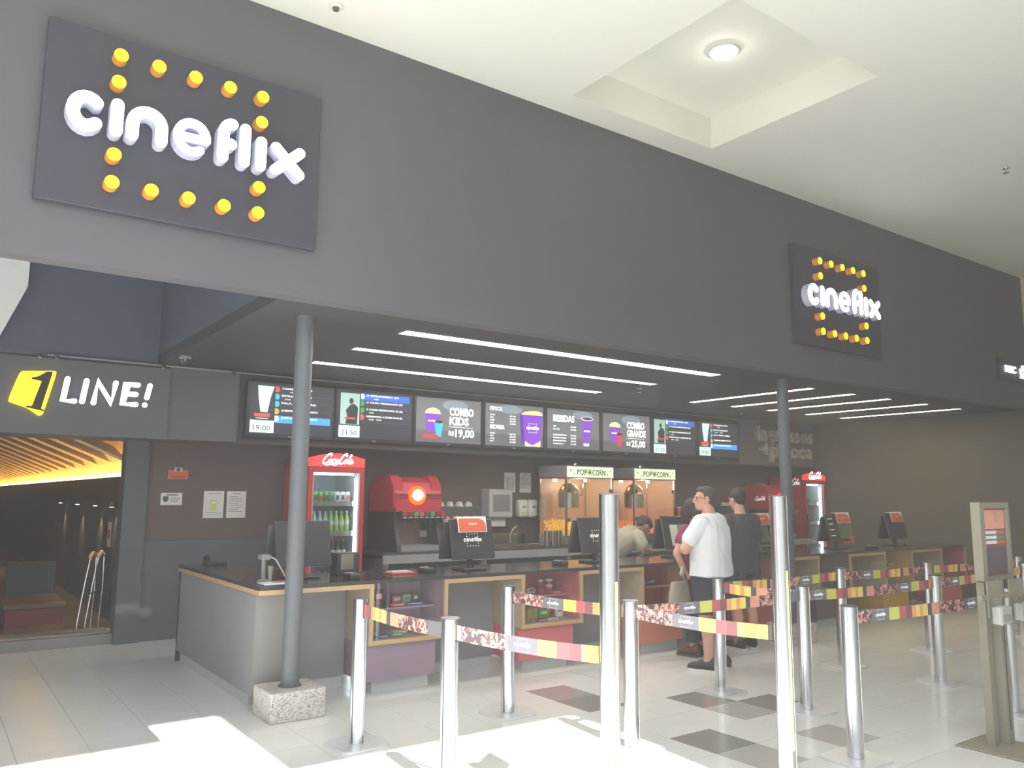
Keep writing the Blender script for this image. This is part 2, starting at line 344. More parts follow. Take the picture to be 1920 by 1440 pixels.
# mall ceiling with the square recess; unseen skylight hole shaped to throw sun patch
c = MB()
for x0, x1, y0, y1 in ((-6, 13.75, -5, -4), (-6, -5, -4, 5.4), (-5, 1.0, 1.575, 5.4), (1.0, 1.45, 2.02, 5.4), (1.45, 3.6, .575, 5.4), (3.6, 4.3, -4, 5.4), (6.12, 13.75, -4, 5.4), (4.3, 6.12, -4, 3.34), (4.3, 6.12, 5.1, 5.4)):
    c.box(x0, x1, y0, y1, ZC, ZC+.14)
struct('ceiling', c, 'ceil')
c = MB(); h = .32
for x0, x1, y0, y1 in ((4.2, 4.304, 3.24, 5.2), (6.116, 6.22, 3.24, 5.2), (4.304, 6.116, 3.24, 3.344), (4.304, 6.116, 5.096, 5.2)): c.box(x0, x1, y0, y1, ZC+.003, ZC+h)
c.box(4.2, 6.22, 3.24, 5.2, ZC+h, ZC+h+.05)
struct('ceiling_recess', c, 'ceil')
struct('trim_recess_joint', MB().box(4.62, 4.63, 3.36, 4.9, ZC+h-.004, ZC+h+.001), 'grey')
struct('wall_front', MB().box(-6, 13.75, YF, 5.55, ZS, ZC+.3), 'fascia')
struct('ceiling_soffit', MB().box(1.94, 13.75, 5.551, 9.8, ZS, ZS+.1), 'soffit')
struct('wall_void_side', MB().box(1.94, 2.0, 5.551, 9.2, ZS+.1, ZC+.3), 'bluegrey')
struct('wall_void_back', MB().box(-6, 1.94, 9.2, 9.32, ZS, ZC+.3), 'bluegrey')
struct('ceiling_roof', MB().box(-6.2, 14, 5.56, 34.2, ZC+.3, ZC+.42), 'plaster')
struct('wall_white_bulkhead', MB().poly([(-.8, 5.1), (.66, 5.1), (.665, 3.58), (.47, 3.06), (.2, 2.99), (-.8, 2.99)], FR(9.19), .24), 'white')
struct('wall_header', MB().box(-6, 13.75, 9.2, 9.95, 2.18, ZS), 'bulkhead')
struct('trim_header_panel', MB().box(-6, 2.065, 9.15, 9.2, 2.175, 2.93), 'bulkhead')
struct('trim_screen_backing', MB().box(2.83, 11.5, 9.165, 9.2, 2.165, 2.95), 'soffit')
b = MB().box(.9, 11.45, 9.135, 9.15, 2.952, 2.966)
struct('trim_rail', b, 'rail')
struct('wall_back', MB().box(1.8, 13.75, 9.8, 9.95, 0, 2.18), 'brownwall')
struct('wall_jamb', MB().box(1.79, 2.03, 9.72, 9.8, 0, 2.18).box(1.79, 1.9, 9.8, 9.95, 0, 2.18), 'wainscot')
struct('wall_wainscot', MB().box(2.03, 3.55, 9.77, 9.8, 0, 1.08), 'wainscot')
struct('baseboard_back', MB().box(3.55, 13.7, 9.785, 9.8, 0, .1), 'panel_dark')
struct('wall_right', MB().box(13.75, 13.9, 5.4, 9.95, 0, ZC), 'shopside')
struct('wall_right_mall', MB().box(13.75, 13.9, -5, 5.4, 0, ZC+.14), 'mallside')
struct('wall_left', MB().box(-6.15, -6, -5, 34, -.1, ZC+.3), 'plaster')
struct('wall_rear', MB().box(-6, 13.75, -5.15, -5, -.1, ZC+.14), 'plaster')
# lobby seen through the opening on the left
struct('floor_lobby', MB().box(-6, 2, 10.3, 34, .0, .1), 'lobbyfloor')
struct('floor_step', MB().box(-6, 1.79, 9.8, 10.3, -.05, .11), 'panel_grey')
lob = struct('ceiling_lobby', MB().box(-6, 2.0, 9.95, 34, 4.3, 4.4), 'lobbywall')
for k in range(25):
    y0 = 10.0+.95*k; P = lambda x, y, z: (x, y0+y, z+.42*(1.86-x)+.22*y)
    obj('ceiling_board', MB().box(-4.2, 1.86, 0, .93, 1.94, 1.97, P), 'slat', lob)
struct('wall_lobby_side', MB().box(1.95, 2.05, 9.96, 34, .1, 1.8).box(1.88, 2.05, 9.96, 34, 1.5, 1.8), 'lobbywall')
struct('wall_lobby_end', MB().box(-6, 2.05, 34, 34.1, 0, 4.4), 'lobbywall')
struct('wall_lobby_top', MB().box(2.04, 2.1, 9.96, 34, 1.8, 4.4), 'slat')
ob = solo('cove_light', MB().box(1.9, 2.03, 10.0, 33.6, 1.805, 1.84), 'cove', 'warm cove light strip along the lobby wall under the slanted boards', 'light')
for k, y in enumerate((10.75, 11.9, 13.4, 15.2)):
    w = thing('wall_spotlight', 'small spotlight %s the dark lobby wall beyond the opening' % ('nearest the jamb on', 'second from the jamb on', 'third from the jamb on', 'farthest from the jamb on')[k], 'spotlight', (1.86, y, 1.47), 'spotlights on the lobby wall')
    obj('housing', MB().cyl((1.86, y, 1.44), (1.86, y, 1.5), .03, n=10), 'dark', w); obj('bulb', MB().cyl((1.86, y, 1.436), (1.86, y, 1.441), .024, n=10), 'light_warm', w)
    l = bpy.data.lights.new('spot', 'SPOT'); l.energy = 14; l.spot_size = 1.1; l.color = (1, .85, .6); l.shadow_soft_size = .02
    lo = bpy.data.objects.new('spot', l); COL.objects.link(lo); lo.parent = w; lo.location = (0, 0, -.05); 
dr = thing('door_1', None, None, (1.945, 11.0, .1)); dr['kind'] = 'structure'
obj('door_leaf', MB().box(1.925, 1.95, 10.75, 11.6, .1, 1.42), 'black', dr); obj('door_glass', MB().box(1.918, 1.926, 10.9, 11.42, .35, 1.32), 'black_gloss', dr)
obj('door_notice', MB().box(1.912, 1.918, 11.02, 11.2, .95, 1.25), 'paper', dr); obj('door_notice_band', MB().box(1.91, 1.913, 11.02, 11.2, 1.05, 1.16), 'coke', dr)
def bench(x0, x1, y0, y1, z, label, n):
    t = thing('lobby_bench', label, 'bench', ((x0+x1)/2, (y0+y1)/2, .1), 'lobby benches')
    obj('seat_top', MB().rbox(x0, x1, y0, y1, z-.06, z, .01, 1), 'bench', t); obj('base', MB().box(x0+.03, x1-.03, y0+.03, y1-.03, .1, z-.06), 'bench_red' if n else 'darkblue', t)
bench(.85, 1.5, 10.95, 12.0, .34, 'low brown wooden bench nearest the opening in the dark lobby', 1)
bench(.55, 1.35, 12.6, 14.2, .52, 'taller brown bench behind the low one in the lobby', 1)
bench(-.4, .35, 14.8, 16.8, .6, 'far dark bench block deep inside the lobby', 0)
solo('lobby_partition', MB().rbox(.95, 1.5, 12.15, 12.3, .1, .72, .01, 1), 'darkblue', 'dark blue low partition between the lobby benches', 'partition')
t = thing('folding_stand', 'silver folding stand with two arched tops just inside the opening', 'stand', (1.72, 10.72, .1))
for k in (0, 1):
    x = 1.66+.1*k
    obj('leg_loop', MB().tube([(x-.1, 10.6+.1*k, .1), (x-.04, 10.62+.1*k, .6), (x, 10.64+.1*k, .86), (x+.03, 10.68+.1*k, .9), (x+.07, 10.72+.1*k, .86), (x+.08, 10.74+.1*k, .5), (x+.07, 10.78+.1*k, .1)], .012, 8), 'alu', t, True)
    obj('padded_top', MB().tube([(x-.01, 10.63+.1*k, .85), (x, 10.64+.1*k, .88), (x+.03, 10.68+.1*k, .915), (x+.065, 10.715+.1*k, .88)], .02, 8), 'wood', t, True)
obj('cross_bar', MB().tube([(1.62, 10.62, .45), (1.80, 10.75, .45)], .008, 6), 'alu', t, True)
# ================================================================== CEILING LIGHTS
def strip(x0, x1, y0, y1, label, m='light_on'):
    t = thing('strip_light', label, 'ceiling light', ((x0+x1)/2, (y0+y1)/2, ZS), 'recessed strip lights in the shop soffit')
    obj('frame', MB().box(x0-.02, x1+.02, y0-.02, y0, ZS-.008, ZS).box(x0-.02, x1+.02, y1, y1+.02, ZS-.008, ZS).box(x0-.02, x0, y0, y1, ZS-.008, ZS).box(x1, x1+.02, y0, y1, ZS-.008, ZS), 'light_frame', t)
    obj('diffuser', MB().box(x0, x1, y0, y1, ZS-.005, ZS-.001), m, t)
for y, w, n in ((6.03, .16, 'nearest the fascia'), (7.0, .12, 'in the middle of the three'), (8.0, .14, 'nearest the menu screens')):
    strip(3.2, 7.2, y-w/2, y+w/2, 'long white strip light running along the counter, ' + n)
for k, x in enumerate((9.0, 9.92, 10.8, 11.8, 12.8)):
    strip(x-.06, x+.06, 6.0, 8.0, 'strip light crossing the soffit near the right column, %s from the left' % ('first', 'second', 'third', 'fourth', 'fifth')[k], 'light_warm')
t = thing('downlight', 'round glowing downlight in the square ceiling recess', 'ceiling light', (5.21, 4.18, ZC+h))
obj('trim_ring', MB().lathe(5.21, 4.18, [(.11, ZC+h), (.12, ZC+h-.03), (.1, ZC+h-.035)], 24), 'white', t, True)
obj('lens', MB().lathe(5.21, 4.18, [(.099, ZC+h-.03), (.09, ZC+h-.055), (.05, ZC+h-.07), (.01, ZC+h-.073)], 24), 'down_on', t, True)
def sprinkler(x, y, z, label):
    t = thing('sprinkler', label, 'sprinkler', (x, y, z), 'ceiling sprinklers')
    obj('escutcheon', MB().lathe(x, y, [(.035, z), (.03, z-.008), (.012, z-.012)], 12), 'steel', t, True); obj('head', MB().cyl((x, y, z-.01), (x, y, z-.05), .008, n=8), 'steel', t)
    obj('deflector', MB().lathe(x, y, [(.03, z-.05), (.03, z-.054), (.01, z-.056)], 12), 'steel', t)
sprinkler(8.97, 3.57, ZC, 'small sprinkler head on the white mall ceiling at the right')
sprinkler(10.9, 8.6, ZS, 'sprinkler on the dark soffit above the raised wall lettering')
sprinkler(7.35, 7.4, ZS, 'sprinkler on the dark soffit beyond the long strip lights')
t = thing('smoke_detector', 'small round detector on the white ceiling beside the fascia', 'detector', (2.1, 5.09, ZC))
obj('base', MB().lathe(2.1, 5.09, [(.05, ZC), (.05, ZC-.015), (.04, ZC-.02)], 16), 'offwhite', t, True); obj('sensor', MB().lathe(2.1, 5.09, [(.025, ZC-.018), (.02, ZC-.04), (.006, ZC-.044)], 12), 'dark', t, True)
t = thing('dome_camera', 'small dark dome camera at the left corner of the soffit', 'camera', (2.05, 8.5, ZS))
obj('base', MB().lathe(2.05, 8.5, [(.06, ZS), (.06, ZS-.02), (.05, ZS-.03)], 16), 'grey', t, True); obj('dome', MB().lathe(2.05, 8.5, [(.045, ZS-.028), (.04, ZS-.055), (.025, ZS-.07), (.004, ZS-.075)], 16), 'black_gloss', t, True)
for k, x in enumerate((.83, .98, 1.98, 2.72)):
    t = thing('rail_spotlight', 'tiny spotlight on the header rail, %s from the left' % ('first', 'second', 'third', 'fourth')[k], 'spotlight', (x, 9.13, 2.93), 'spotlights along the header rail')
    obj('arm', MB().cyl((x, 9.15, 2.955), (x, 9.1, 2.945), .006, n=6), 'rail', t); obj('head', MB().lathe(x, 9.1, [(.01, 2.96), (.022, 2.95), (.024, 2.925), (.015, 2.915)], 10), 'steel', t, True)
# ================================================================== SIGNS ON THE FASCIA
def cine_sign(dx, label):
    t = thing('illuminated_sign', label, 'sign', (1.25+dx, YF-.03, 3.32)); P = PL((dx, YF-.06, 0), (1, 0, 0), (0, 0, 1), (0, -1, 0))
    obj('panel', MB().rbox(.38+dx, 2.12+dx, YF-.06, YF, 3.32, 4.46, .004, 1), 'signpanel', t)
    for gi, g in enumerate(GLY):
        a, f = MB(), MB(); sw = .056 if gi == 3 else .072
        for st in g: a.stroke(st, sw+.004, P, .085, 0, cap=8); f.stroke(st, sw, P, .006, .0855, cap=8)
        l = obj('letter', a, 'letter_side', t); obj('lit_face', f, 'sign_white', l)
    for u, v in DOTS:
        p0, p1 = P(u, v, 0), P(u, v, .075)
        bb = obj('bulb', MB().cyl(p0, p1, .043, n=20), 'amber', t, True); obj('lit_face', MB().cyl(P(u, v, .0755), P(u, v, .08), .041, n=20), 'amber_on', bb)
cine_sign(0, 'large dark sign with glowing white letters and yellow bulbs, left one on the fascia')
cine_sign(7.37, 'dark sign with glowing white letters and yellow bulbs, farther right one on the fascia')
# 1 LINE!
P = FR(9.15)
t = thing('illuminated_sign', 'yellow lit tile with numeral 1 and white letters on the dark header', 'sign', (1.2, 9.14, 2.35))
box = smooth_pts([(.70, 2.775), (.85, 2.79), (.965, 2.80), (.985, 2.775), (.955, 2.62), (.905, 2.39), (.88, 2.355), (.85, 2.36), (.76, 2.42), (.625, 2.465), (.605, 2.49), (.63, 2.6), (.675, 2.75), (.70, 2.775)], 3)[:-1]
obj('lit_tile', MB().poly(box, P, .03), 'yellow_on', t)
n1 = MB().poly([(.905, 2.79), (.955, 2.79), (.88, 2.42), (.91, 2.405), (.905, 2.395), (.75, 2.425), (.752, 2.438), (.80, 2.44), (.865, 2.69), (.775, 2.705), (.78, 2.72), (.83, 2.735)], P, .008, .031)
obj('numeral', n1, 'numeral', t)
for st in ([[(1.09, 2.735), (1.062, 2.515), (1.165, 2.515)]], [[(1.262, 2.73), (1.234, 2.515)]], [[(1.338, 2.512), (1.366, 2.728), (1.5, 2.522), (1.532, 2.73)]],
           [[(1.745, 2.727), (1.638, 2.725), (1.608, 2.518), (1.735, 2.522)], [(1.625, 2.625), (1.73, 2.627)]], [[(1.862, 2.73), (1.838, 2.60)], [(1.822, 2.522), (1.8221, 2.522)]]):
    m = MB(); f = MB()
    for s_ in st: m.stroke(s_, .054, P, .028, 0, cap=6); f.stroke(s_, .051, P, .004, .0285, cap=6)
    l = obj('letter', m, 'letter_side', t); obj('lit_face', f, 'sign_white', l)
# NEC
P = FR(YF-.05)
t = thing('illuminated_sign', 'small dark sign with white NEC letters at the far right of the fascia', 'sign', (13.2, YF-.025, 3.36))
obj('panel', MB().rbox(12.68, 13.72, YF-.05, YF, 3.36, 3.67, .004, 1), 'signpanel', t)
obj('letters', MB().text('NEC', P, 12.86, 3.48, .1, .33, .02, 0, bold=.02), 'sign_white', t)
obj('crescent', MB().stroke(arc(13.42, 3.53, .06, .08, -200, 80, 16), .03, P, .02), 'sign_white', t); obj('small_text', MB().rect(13.33, 13.5, 3.425, 3.437, P, .01), 'sign_white', t)
# ingressos + pipoca raised letters
t = thing('wall_lettering', 'raised pale grey words ingressos + pipoca on the dark header', 'sign', (12.8, 9.18, 2.3))
P = FR(9.2)
def spaced(word, u0, u1, v, hh):
    ws = []
    for ch in word:
        vs, _ = text_mesh(ch, .035); ws.append(max(p[0] for p in vs)-min(p[0] for p in vs)+.04)
    k = (u1-u0)/sum(ws); u = u0
    for ch, w in zip(word, ws):
        obj('letter', MB().text(ch, P, u, v, hh, (w-.04)*k, .07, 0, bold=.035), 'letter_grey', t); u += w*k
spaced('ingressos', 11.98, 13.66, 2.63, .27); spaced('+pipoca', 12.1, 13.62, 2.34, .27)
# ================================================================== COLUMNS
def column(x, y, label, rz=0):
    t = thing('steel_column', label, 'column', (x, y, 0))
    obj('shaft', MB().lathe(x, y, [(.066, .2), (.066, ZS-.02), (.066, ZS)], 28), 'pole', t, True)
    obj('collar', MB().lathe(x, y, [(.085, .207), (.085, .215), (.068, .218)], 28), 'pole', t, True)
    obj('granite_base', MB().rbox(x-.205, x+.205, y-.19, y+.19, 0, .207, .006, 1), 'granite', t, label='speckled granite block')
column(2.32, 5.99, 'round grey steel column on a speckled granite block at the left counter end')
column(8.1, 5.8, 'round grey steel column farther right, behind the tall aluminium post')
# ================================================================== MENU SCREENS
TVX = [2.88+1.068*i for i in range(8)]
def tv_base(i, label):
    x = TVX[i]; t = thing('menu_screen', label, 'screen', (x+.53, 9.15, 2.24), 'row of menu screens above the counter')
    obj('casing', MB().rbox(x, x+1.06, 9.1, 9.165, 2.24, 2.885, .008, 1), 'bezel', t)
    obj('maker_mark', MB().rect(x+.5, x+.54, 2.256, 2.264, FR(9.1), .001), 'grey_light', t)
    return t, x, FR(9.098)
def schedule(i, label, kind, top=True):
    t, x, P = tv_base(i, label)
    s = obj('display', MB().rect(x+.035, x+1.025, 2.285, 2.86, P, .002), 's_night', t)
    L = lambda n, mb, m: obj(n, mb, m, s)
    W = .004
    L('row_line', MB().rect(x+.36, x+1.0, 2.74, 2.743, P, .001, W).rect(x+.36, x+1.0, 2.655, 2.658, P, .001, W).rect(x+.36, x+1.0, 2.57, 2.573, P, .001, W).rect(x+.36, x+1.0, 2.485, 2.488, P, .001, W), 's_line')
    px0, px1 = x+.06, x+.31
    if kind == 'jungle':     # plain stand-in for the film poster: pale shaft, dark border, red title bar
        L('poster_art', MB().poly([(px0+.06, 2.83), (px1, 2.83), (px1-.04, 2.70), (px1-.07, 2.53), (px0+.1, 2.53), (px0+.07, 2.7)], P, .001, W), 's_pale')
        L('poster_title', MB().rect(px0+.03, px1-.04, 2.475, 2.515, P, .001, W), 's_red'); L('poster_credit', MB().rect(px0+.05, px1-.06, 2.455, 2.46, P, .001, W), 's_white')
        clock, head, hx = '19:00', 'PRÓXIMA SESSÃO', -1
        rows = [('CORRENDO ATRÁS', '19:15', 's_red'), ('EXTRAORDINÁRIO', '19:10      21:40', 's_cyan'), ('FALA SÉRIO, MÃE!', '', 's_cyan'), ('JUMANJI BEM-VINDO', '', 's_or'), ('JUMANJI BEM-VINDO', '', 's_pale')]; hi = 4
    else:                    # plain stand-in: pale sheet with a dark figure-like blot and red bar
        L('poster_art', MB().rect(px0, px1, 2.45, 2.83, P, .001, W), 's_mint')
        L('poster_blot', MB().poly([(px0+.07, 2.455), (px1-.03, 2.455), (px1-.02, 2.66), (px1-.07, 2.70), (px1-.12, 2.69), (px0+.07, 2.62), (px0+.09, 2.55)], P, .001, W+.002).disc(px1-.11, 2.735, .028, P, .001, W+.002, ry=.036), 's_ink')
        L('poster_title', MB().rect(px0+.06, px1-.05, 2.51, 2.535, P, .001, W+.004), 's_dkred')
        clock, head = '21:50', 'ÚNICA SESSÃO'
        rows = [('O ESTRANGEIRO (D)', '21:50', 's_pale'), ('O TOURO FERDINANDO (D)', '', 's_green'), ('O TOURO FERDINANDO 3D (D)', '16:25', 's_green'), ('SOBRENATURAL, A ÚLTIMA CHAVE (D)', '19:30    22:00', 's_red')]; hi = 0
    L('clock_card', MB().rect(px0-.015, px1+.01, 2.295, 2.435, P, .001, W), 's_pale')
    L('clock_time', MB().text(clock, P, px0+.02, 2.32, .062, .2, .001, W+.002), 's_ink'); L('clock_caption', MB().text(head, P, px0+.045, 2.41, .012, .15, .001, W+.002), 's_grey2')
    for k, (a, b, c_) in enumerate(rows):
        z = 2.80-.085*k if top else 2.80-.085*k
        if k == hi: L('highlight_row', MB().rect(x+.325, x+1.0, z-.045, z+.038, P, .001, W), 's_blue' if kind == 'jungle' else 's_blue2')
        L('rating_badge', MB().poly([(x+.325, z-.03), (x+.36, z-.03), (x+.378, z), (x+.36, z+.034), (x+.325, z+.034)], P, .001, W+.002), c_)
        L('film_title', MB().text(a, P, x+.4, z+.006, .021, min(.5, .026*len(a)), .001, W+.002, bold=.01), 's_white')
        if b: L('film_times', MB().text(b, P, x+.44 if k else x+.5, z-.03, .016, .012*len(b), .001, W+.002, bold=.01), 's_white')
def promo(i, label, lines, price, cups):
    t, x, P = tv_base(i, label); W = .004
    s = obj('display', MB().rect(x+.035, x+1.025, 2.285, 2.86, P, .002), 's_grey', t); L = lambda n, mb, m: obj(n, mb, m, s)
    L('backdrop_table', MB().rect(x+.035, x+1.025, 2.285, 2.44, P, .001, W-.001), 's_grey2')
    L('backdrop_glow', MB().disc(x+.62, 2.78, .2, P, .001, W-.001, ry=.07), 's_steelblue')
    z = 2.74
    for ln in lines: L('headline', MB().text(ln, P, x+.53, z-.09, .105, .075*len(ln) if len(ln) < 6 else .4, .001, W+.004, bold=.03), 's_white'); z -= .125
    L('rule', MB().rect(x+.52, x+.9, z+.005, z+.009, P, .001, W), 's_white')
    L('price', MB().text(price, P, x+.62, z-.12, .1, .3, .001, W+.002, bold=.03), 's_white'); L('currency', MB().text('R$', P, x+.52, z-.105, .06, .08, .001, W+.002, bold=.02), 's_white')
    L('small_print', MB().rect(x+.55, x+.8, z-.17, z-.165, P, .001, W).rect(x+.6, x+.74, z-.19, z-.185, P, .001, W), 's_line')
    L('popcorn_bag', MB().poly([(x+.19, 2.42), (x+.36, 2.42), (x+.385, 2.66), (x+.17, 2.66)], P, .001, W+.002), 's_purple')
    L('popcorn_heap', MB().poly([(x+.16, 2.655), (x+.395, 2.655), (x+.38, 2.70), (x+.33, 2.725), (x+.28, 2.735), (x+.21, 2.72), (x+.17, 2.69)], P, .001, W+.003), 's_corn')
    L('bag_logo', logo(MB(), P, x+.26, 2.56, .11, .001, W+.004, False), 's_white')
    L('soft_drink', MB().poly([(x+.33, 2.36), (x+.4, 2.36), (x+.43, 2.55), (x+.30, 2.55)], P, .001, W+.006), cups)
    L('drink_surface', MB().disc(x+.365, 2.55, .064, P, .001, W+.008, ry=.018), 's_cola')
    if cups == 's_teal': L('chocolate_bar', MB().rect(x+.13, x+.36, 2.335, 2.385, P, .001, W+.009), 's_dkred')
schedule(0, 'screen listing film sessions with clock 19:00, leftmost, behind the column', 'jungle')
schedule(1, 'screen listing film sessions with clock 21:50, second from the left', 'duo')
promo(2, 'menu screen with a purple popcorn bag reading COMBO KIDS 19,00', ['COMBO', 'KIDS'], '19,00', 's_teal')
t, x, P = tv_base(3, 'menu screen reading PIPOCA and RECARGA beside a big purple bag'); W = .004
s = obj('display', MB().rect(x+.035, x+1.025, 2.285, 2.86, P, .002), 's_grey', t); L = lambda n, mb, m: obj(n, mb, m, s)
L('backdrop_table', MB().rect(x+.035, x+1.025, 2.285, 2.44, P, .001, W-.001), 's_grey2'); L('backdrop_glow', MB().disc(x+.45, 2.79, .2, P, .001, W-.001, ry=.06), 's_steelblue')
for hd, z0, pr in (('PIPOCA', 2.765, ('R$ 11,00', 'R$ 13,00', 'R$ 14,00', 'R$ 20,00')), ('RECARGA', 2.515, ('R$ 7,00', 'R$ 8,00', 'R$ 10,00', 'R$ 15,00'))):
    L('headline', MB().text(hd, P, x+.11, z0, .055, .2 if len(hd) == 6 else .24, .001, W, bold=.03), 's_white')
    for k, nm in enumerate(('PEQUENA', 'MÉDIA', 'GRANDE', 'BALDE')):
        L('item', MB().text(nm, P, x+.11, z0-.07-.036*k, .018, .012*len(nm), .001, W), 's_white'); L('price', MB().text(pr[k], P, x+.44, z0-.075-.036*k, .018, .1, .001, W, bold=.02), 's_white')
L('popcorn_bag', MB().poly([(x+.70, 2.30), (x+.97, 2.30), (x+1.01, 2.74), (x+.66, 2.74)], P, .001, W+.002), 's_purple'); L('bag_fold', MB().poly([(x+.64, 2.36), (x+.70, 2.30), (x+.665, 2.74), (x+.61, 2.74)], P, .001, W+.001), 's_purple2')
L('popcorn_heap', MB().poly([(x+.63, 2.735), (x+1.012, 2.735), (x+1.0, 2.78), (x+.9, 2.80), (x+.8, 2.795), (x+.68, 2.77)], P, .001, W+.003), 's_corn')
L('bag_logo', logo(MB(), P, x+.835, 2.55, .22, .001, W+.004), 's_white'); L('popcorn_spill', MB().poly([(x+.70, 2.295), (x+.97, 2.295), (x+.975, 2.38), (x+.9, 2.34), (x+.83, 2.31), (x+.76, 2.33), (x+.70, 2.37)], P, .001, W+.005), 's_corn')
t, x, P = tv_base(4, 'menu screen reading BEBIDAS beside a tall purple cup')
s = obj('display', MB().rect(x+.035, x+1.025, 2.285, 2.86, P, .002), 's_grey', t)
L('backdrop_table', MB().rect(x+.035, x+1.025, 2.285, 2.44, P, .001, W-.001), 's_grey2'); L('backdrop_glow', MB().disc(x+.7, 2.79, .2, P, .001, W-.001, ry=.06), 's_steelblue')
L('headline', MB().text('BEBIDAS', P, x+.14, 2.68, .095, .4, .001, W, bold=.03), 's_white')
for k, (nm, pr) in enumerate((('ÁGUA', 'R$ 4,00'), ('SUCO LATA', 'R$ 7,00'), ('', ''), ('REFRIGERANTE 300ml', 'R$ 6,00'), ('REFRIGERANTE 500ml', 'R$ 7,50'), ('REFRIGERANTE 700ml', 'R$ 9,00'), ('REFRIGERANTE 1L', 'R$ 11,00'))):
    if nm: L('item', MB().text(nm, P, x+.14, 2.60-.042*k, .02, .0135*len(nm), .001, W, bold=.01), 's_white'); L('price', MB().text(pr, P, x+.47, 2.60-.042*k, .02, .1, .001, W, bold=.02), 's_white')
L('cup', MB().poly([(x+.71, 2.34), (x+.82, 2.34), (x+.90, 2.74), (x+.67, 2.74)], P, .001, W), 's_purple'); L('cup_rim', MB().disc(x+.785, 2.745, .118, P, .001, W+.002, ry=.03), 's_white'); L('drink_surface', MB().disc(x+.785, 2.748, .105, P, .001, W+.004, ry=.022), 's_cola')
L('cup_logo', logo(MB(), P, x+.78, 2.56, .12, .001, W+.003, False), 's_white'); L('cup_foot', MB().rect(x+.712, x+.818, 2.34, 2.38, P, .001, W+.003), 's_pale')
promo(5, 'menu screen with a red cup reading COMBO GRANDE 25,00', ['COMBO', 'GRANDE'], '25,00', 's_dkred')
schedule(6, 'screen listing film sessions with clock 21:50, second from the right', 'duo')
schedule(7, 'screen listing film sessions with clock 19:00, rightmost of the row', 'jungle')
# ================================================================== FRONT COUNTER
PIT_ = 1.535; VX = [3.06+PIT_*i for i in range(7)]; VC = ['purple', 'red', 'orange', 'redor', 'violet', 'yellow', 'red']
VN = ['purple', 'bright red', 'orange', 'brick red', 'dark violet', 'yellow', 'red end']
ZT = .883
for i, x0 in enumerate(VX):
    m = 'v_'+VC[i]; x1 = x0+.67
    t = thing('display_cabinet', '%s counter cabinet with glass fronted snack shelf in a wooden frame' % VN[i], 'cabinet', (x0+.33, 6.4, 0), 'coloured snack cabinets along the counter')
    fr = obj('frame_side', MB().box(x0-.035, x0, 6.15, 6.62, .395, ZT), 'wood_side', t); obj('front_edge', MB().box(x0-.036, x0+.001, 6.144, 6.15, .395, ZT), 'wood', fr)
    fr = obj('frame_side', MB().box(x1, x1+.035, 6.15, 6.62, .395, ZT), 'wood_side', t); obj('front_edge', MB().box(x1-.001, x1+.036, 6.144, 6.15, .395, ZT), 'wood', fr)
    fr = obj('frame_bottom', MB().box(x0, x1, 6.15, 6.62, .395, .43), 'wood_side', t); obj('front_edge', MB().box(x0+.001, x1-.001, 6.144, 6.15, .395, .43), 'wood', fr)
    obj('back_panel', MB().box(x0, x1, 6.56, 6.6, .43, ZT), m, t)
    obj('lining', MB().box(x1-.005, x1-.0005, 6.165, 6.56, .43, ZT).box(x0+.0005, x0+.005, 6.165, 6.56, .43, ZT), m, t)
    obj('shelf', MB().box(x0, x1, 6.3, 6.56, .645, .66), m, t)
    obj('lower_panel', MB().box(x0-.03, x0+.62, 6.2, 6.62, .1, .395), m, t)
    obj('plinth', MB().box(x0+.05, x0+.58, 6.25, 6.62, 0, .1), 'plinth', t)
    obj('glass_front', MB().box(x0, x1, 6.158, 6.163, .43, ZT), 'pane', t)
    if i < 6:
        a, b = x1+.037, VX[i+1]-.037
        t = thing('counter_bay', 'dark recessed counter bay between the %s and %s cabinets' % (VN[i], VN[i+1]), 'counter', ((a+b)/2, 6.5, 0), 'dark recessed bays along the counter')
        obj('panel', MB().box(a, b, 6.6, 6.66, .1, ZT-.04), 'panel_dark', t); w = obj('top_board', MB().box(a, b, 6.15, 6.66, ZT-.035, ZT), 'wood_side', t); obj('front_edge', MB().box(a, b, 6.143, 6.15, ZT-.035, ZT), 'wood', w)
        obj('plinth', MB().box(a, b, 6.63, 6.66, 0, .1), 'plinth', t)
t = thing('counter_wing', 'dark counter end with wooden top edge running back at the left', 'counter', (2.5, 7.2, 0))
obj('side_panel', MB().box(2.13, 2.17, 6.27, 8.5, .1, ZT-.035), 'panel_dark', t); obj('end_panel', MB().box(2.131, 2.36, 6.262, 6.29, .1, ZT-.035), 'panel_grey', t)
obj('front_panel', MB().box(2.36, 3.022, 6.6, 6.66, .1, ZT-.035), 'panel_dark', t); obj('inner_side', MB().box(2.345, 2.36, 6.29, 6.6, .1, ZT-.035), 'panel_dark', t)
w = obj('top_board', MB().box(2.12, 3.022, 6.16, 6.66, ZT-.035, ZT).box(2.12, 2.72, 6.66, 8.52, ZT-.035, ZT), 'wood_side', t)
obj('front_edge', MB().box(2.11, 3.022, 6.143, 6.16, ZT-.035, ZT), 'wood', w); obj('side_edge', MB().box(2.11, 2.12, 6.16, 8.52, ZT-.035, ZT), 'wood', w)
obj('plinth', MB().box(2.165, 2.2, 6.44, 8.47, 0, .1).box(2.2, 3.02, 6.63, 6.66, 0, .1).box(2.2, 2.36, 6.44, 6.46, 0, .1), 'plinth', t)
obj('rear_panel', MB().box(2.13, 2.72, 8.48, 8.52, .0, ZT-.035), 'black', t)
ZG = .913
solo('worktop', MB().box(2.115, 12.985, 6.15, 6.95, ZT+.001, ZG).box(2.115, 2.74, 6.95, 8.53, ZT+.001, ZG), 'granite_black', 'black polished stone worktop running along the whole counter', 'worktop')
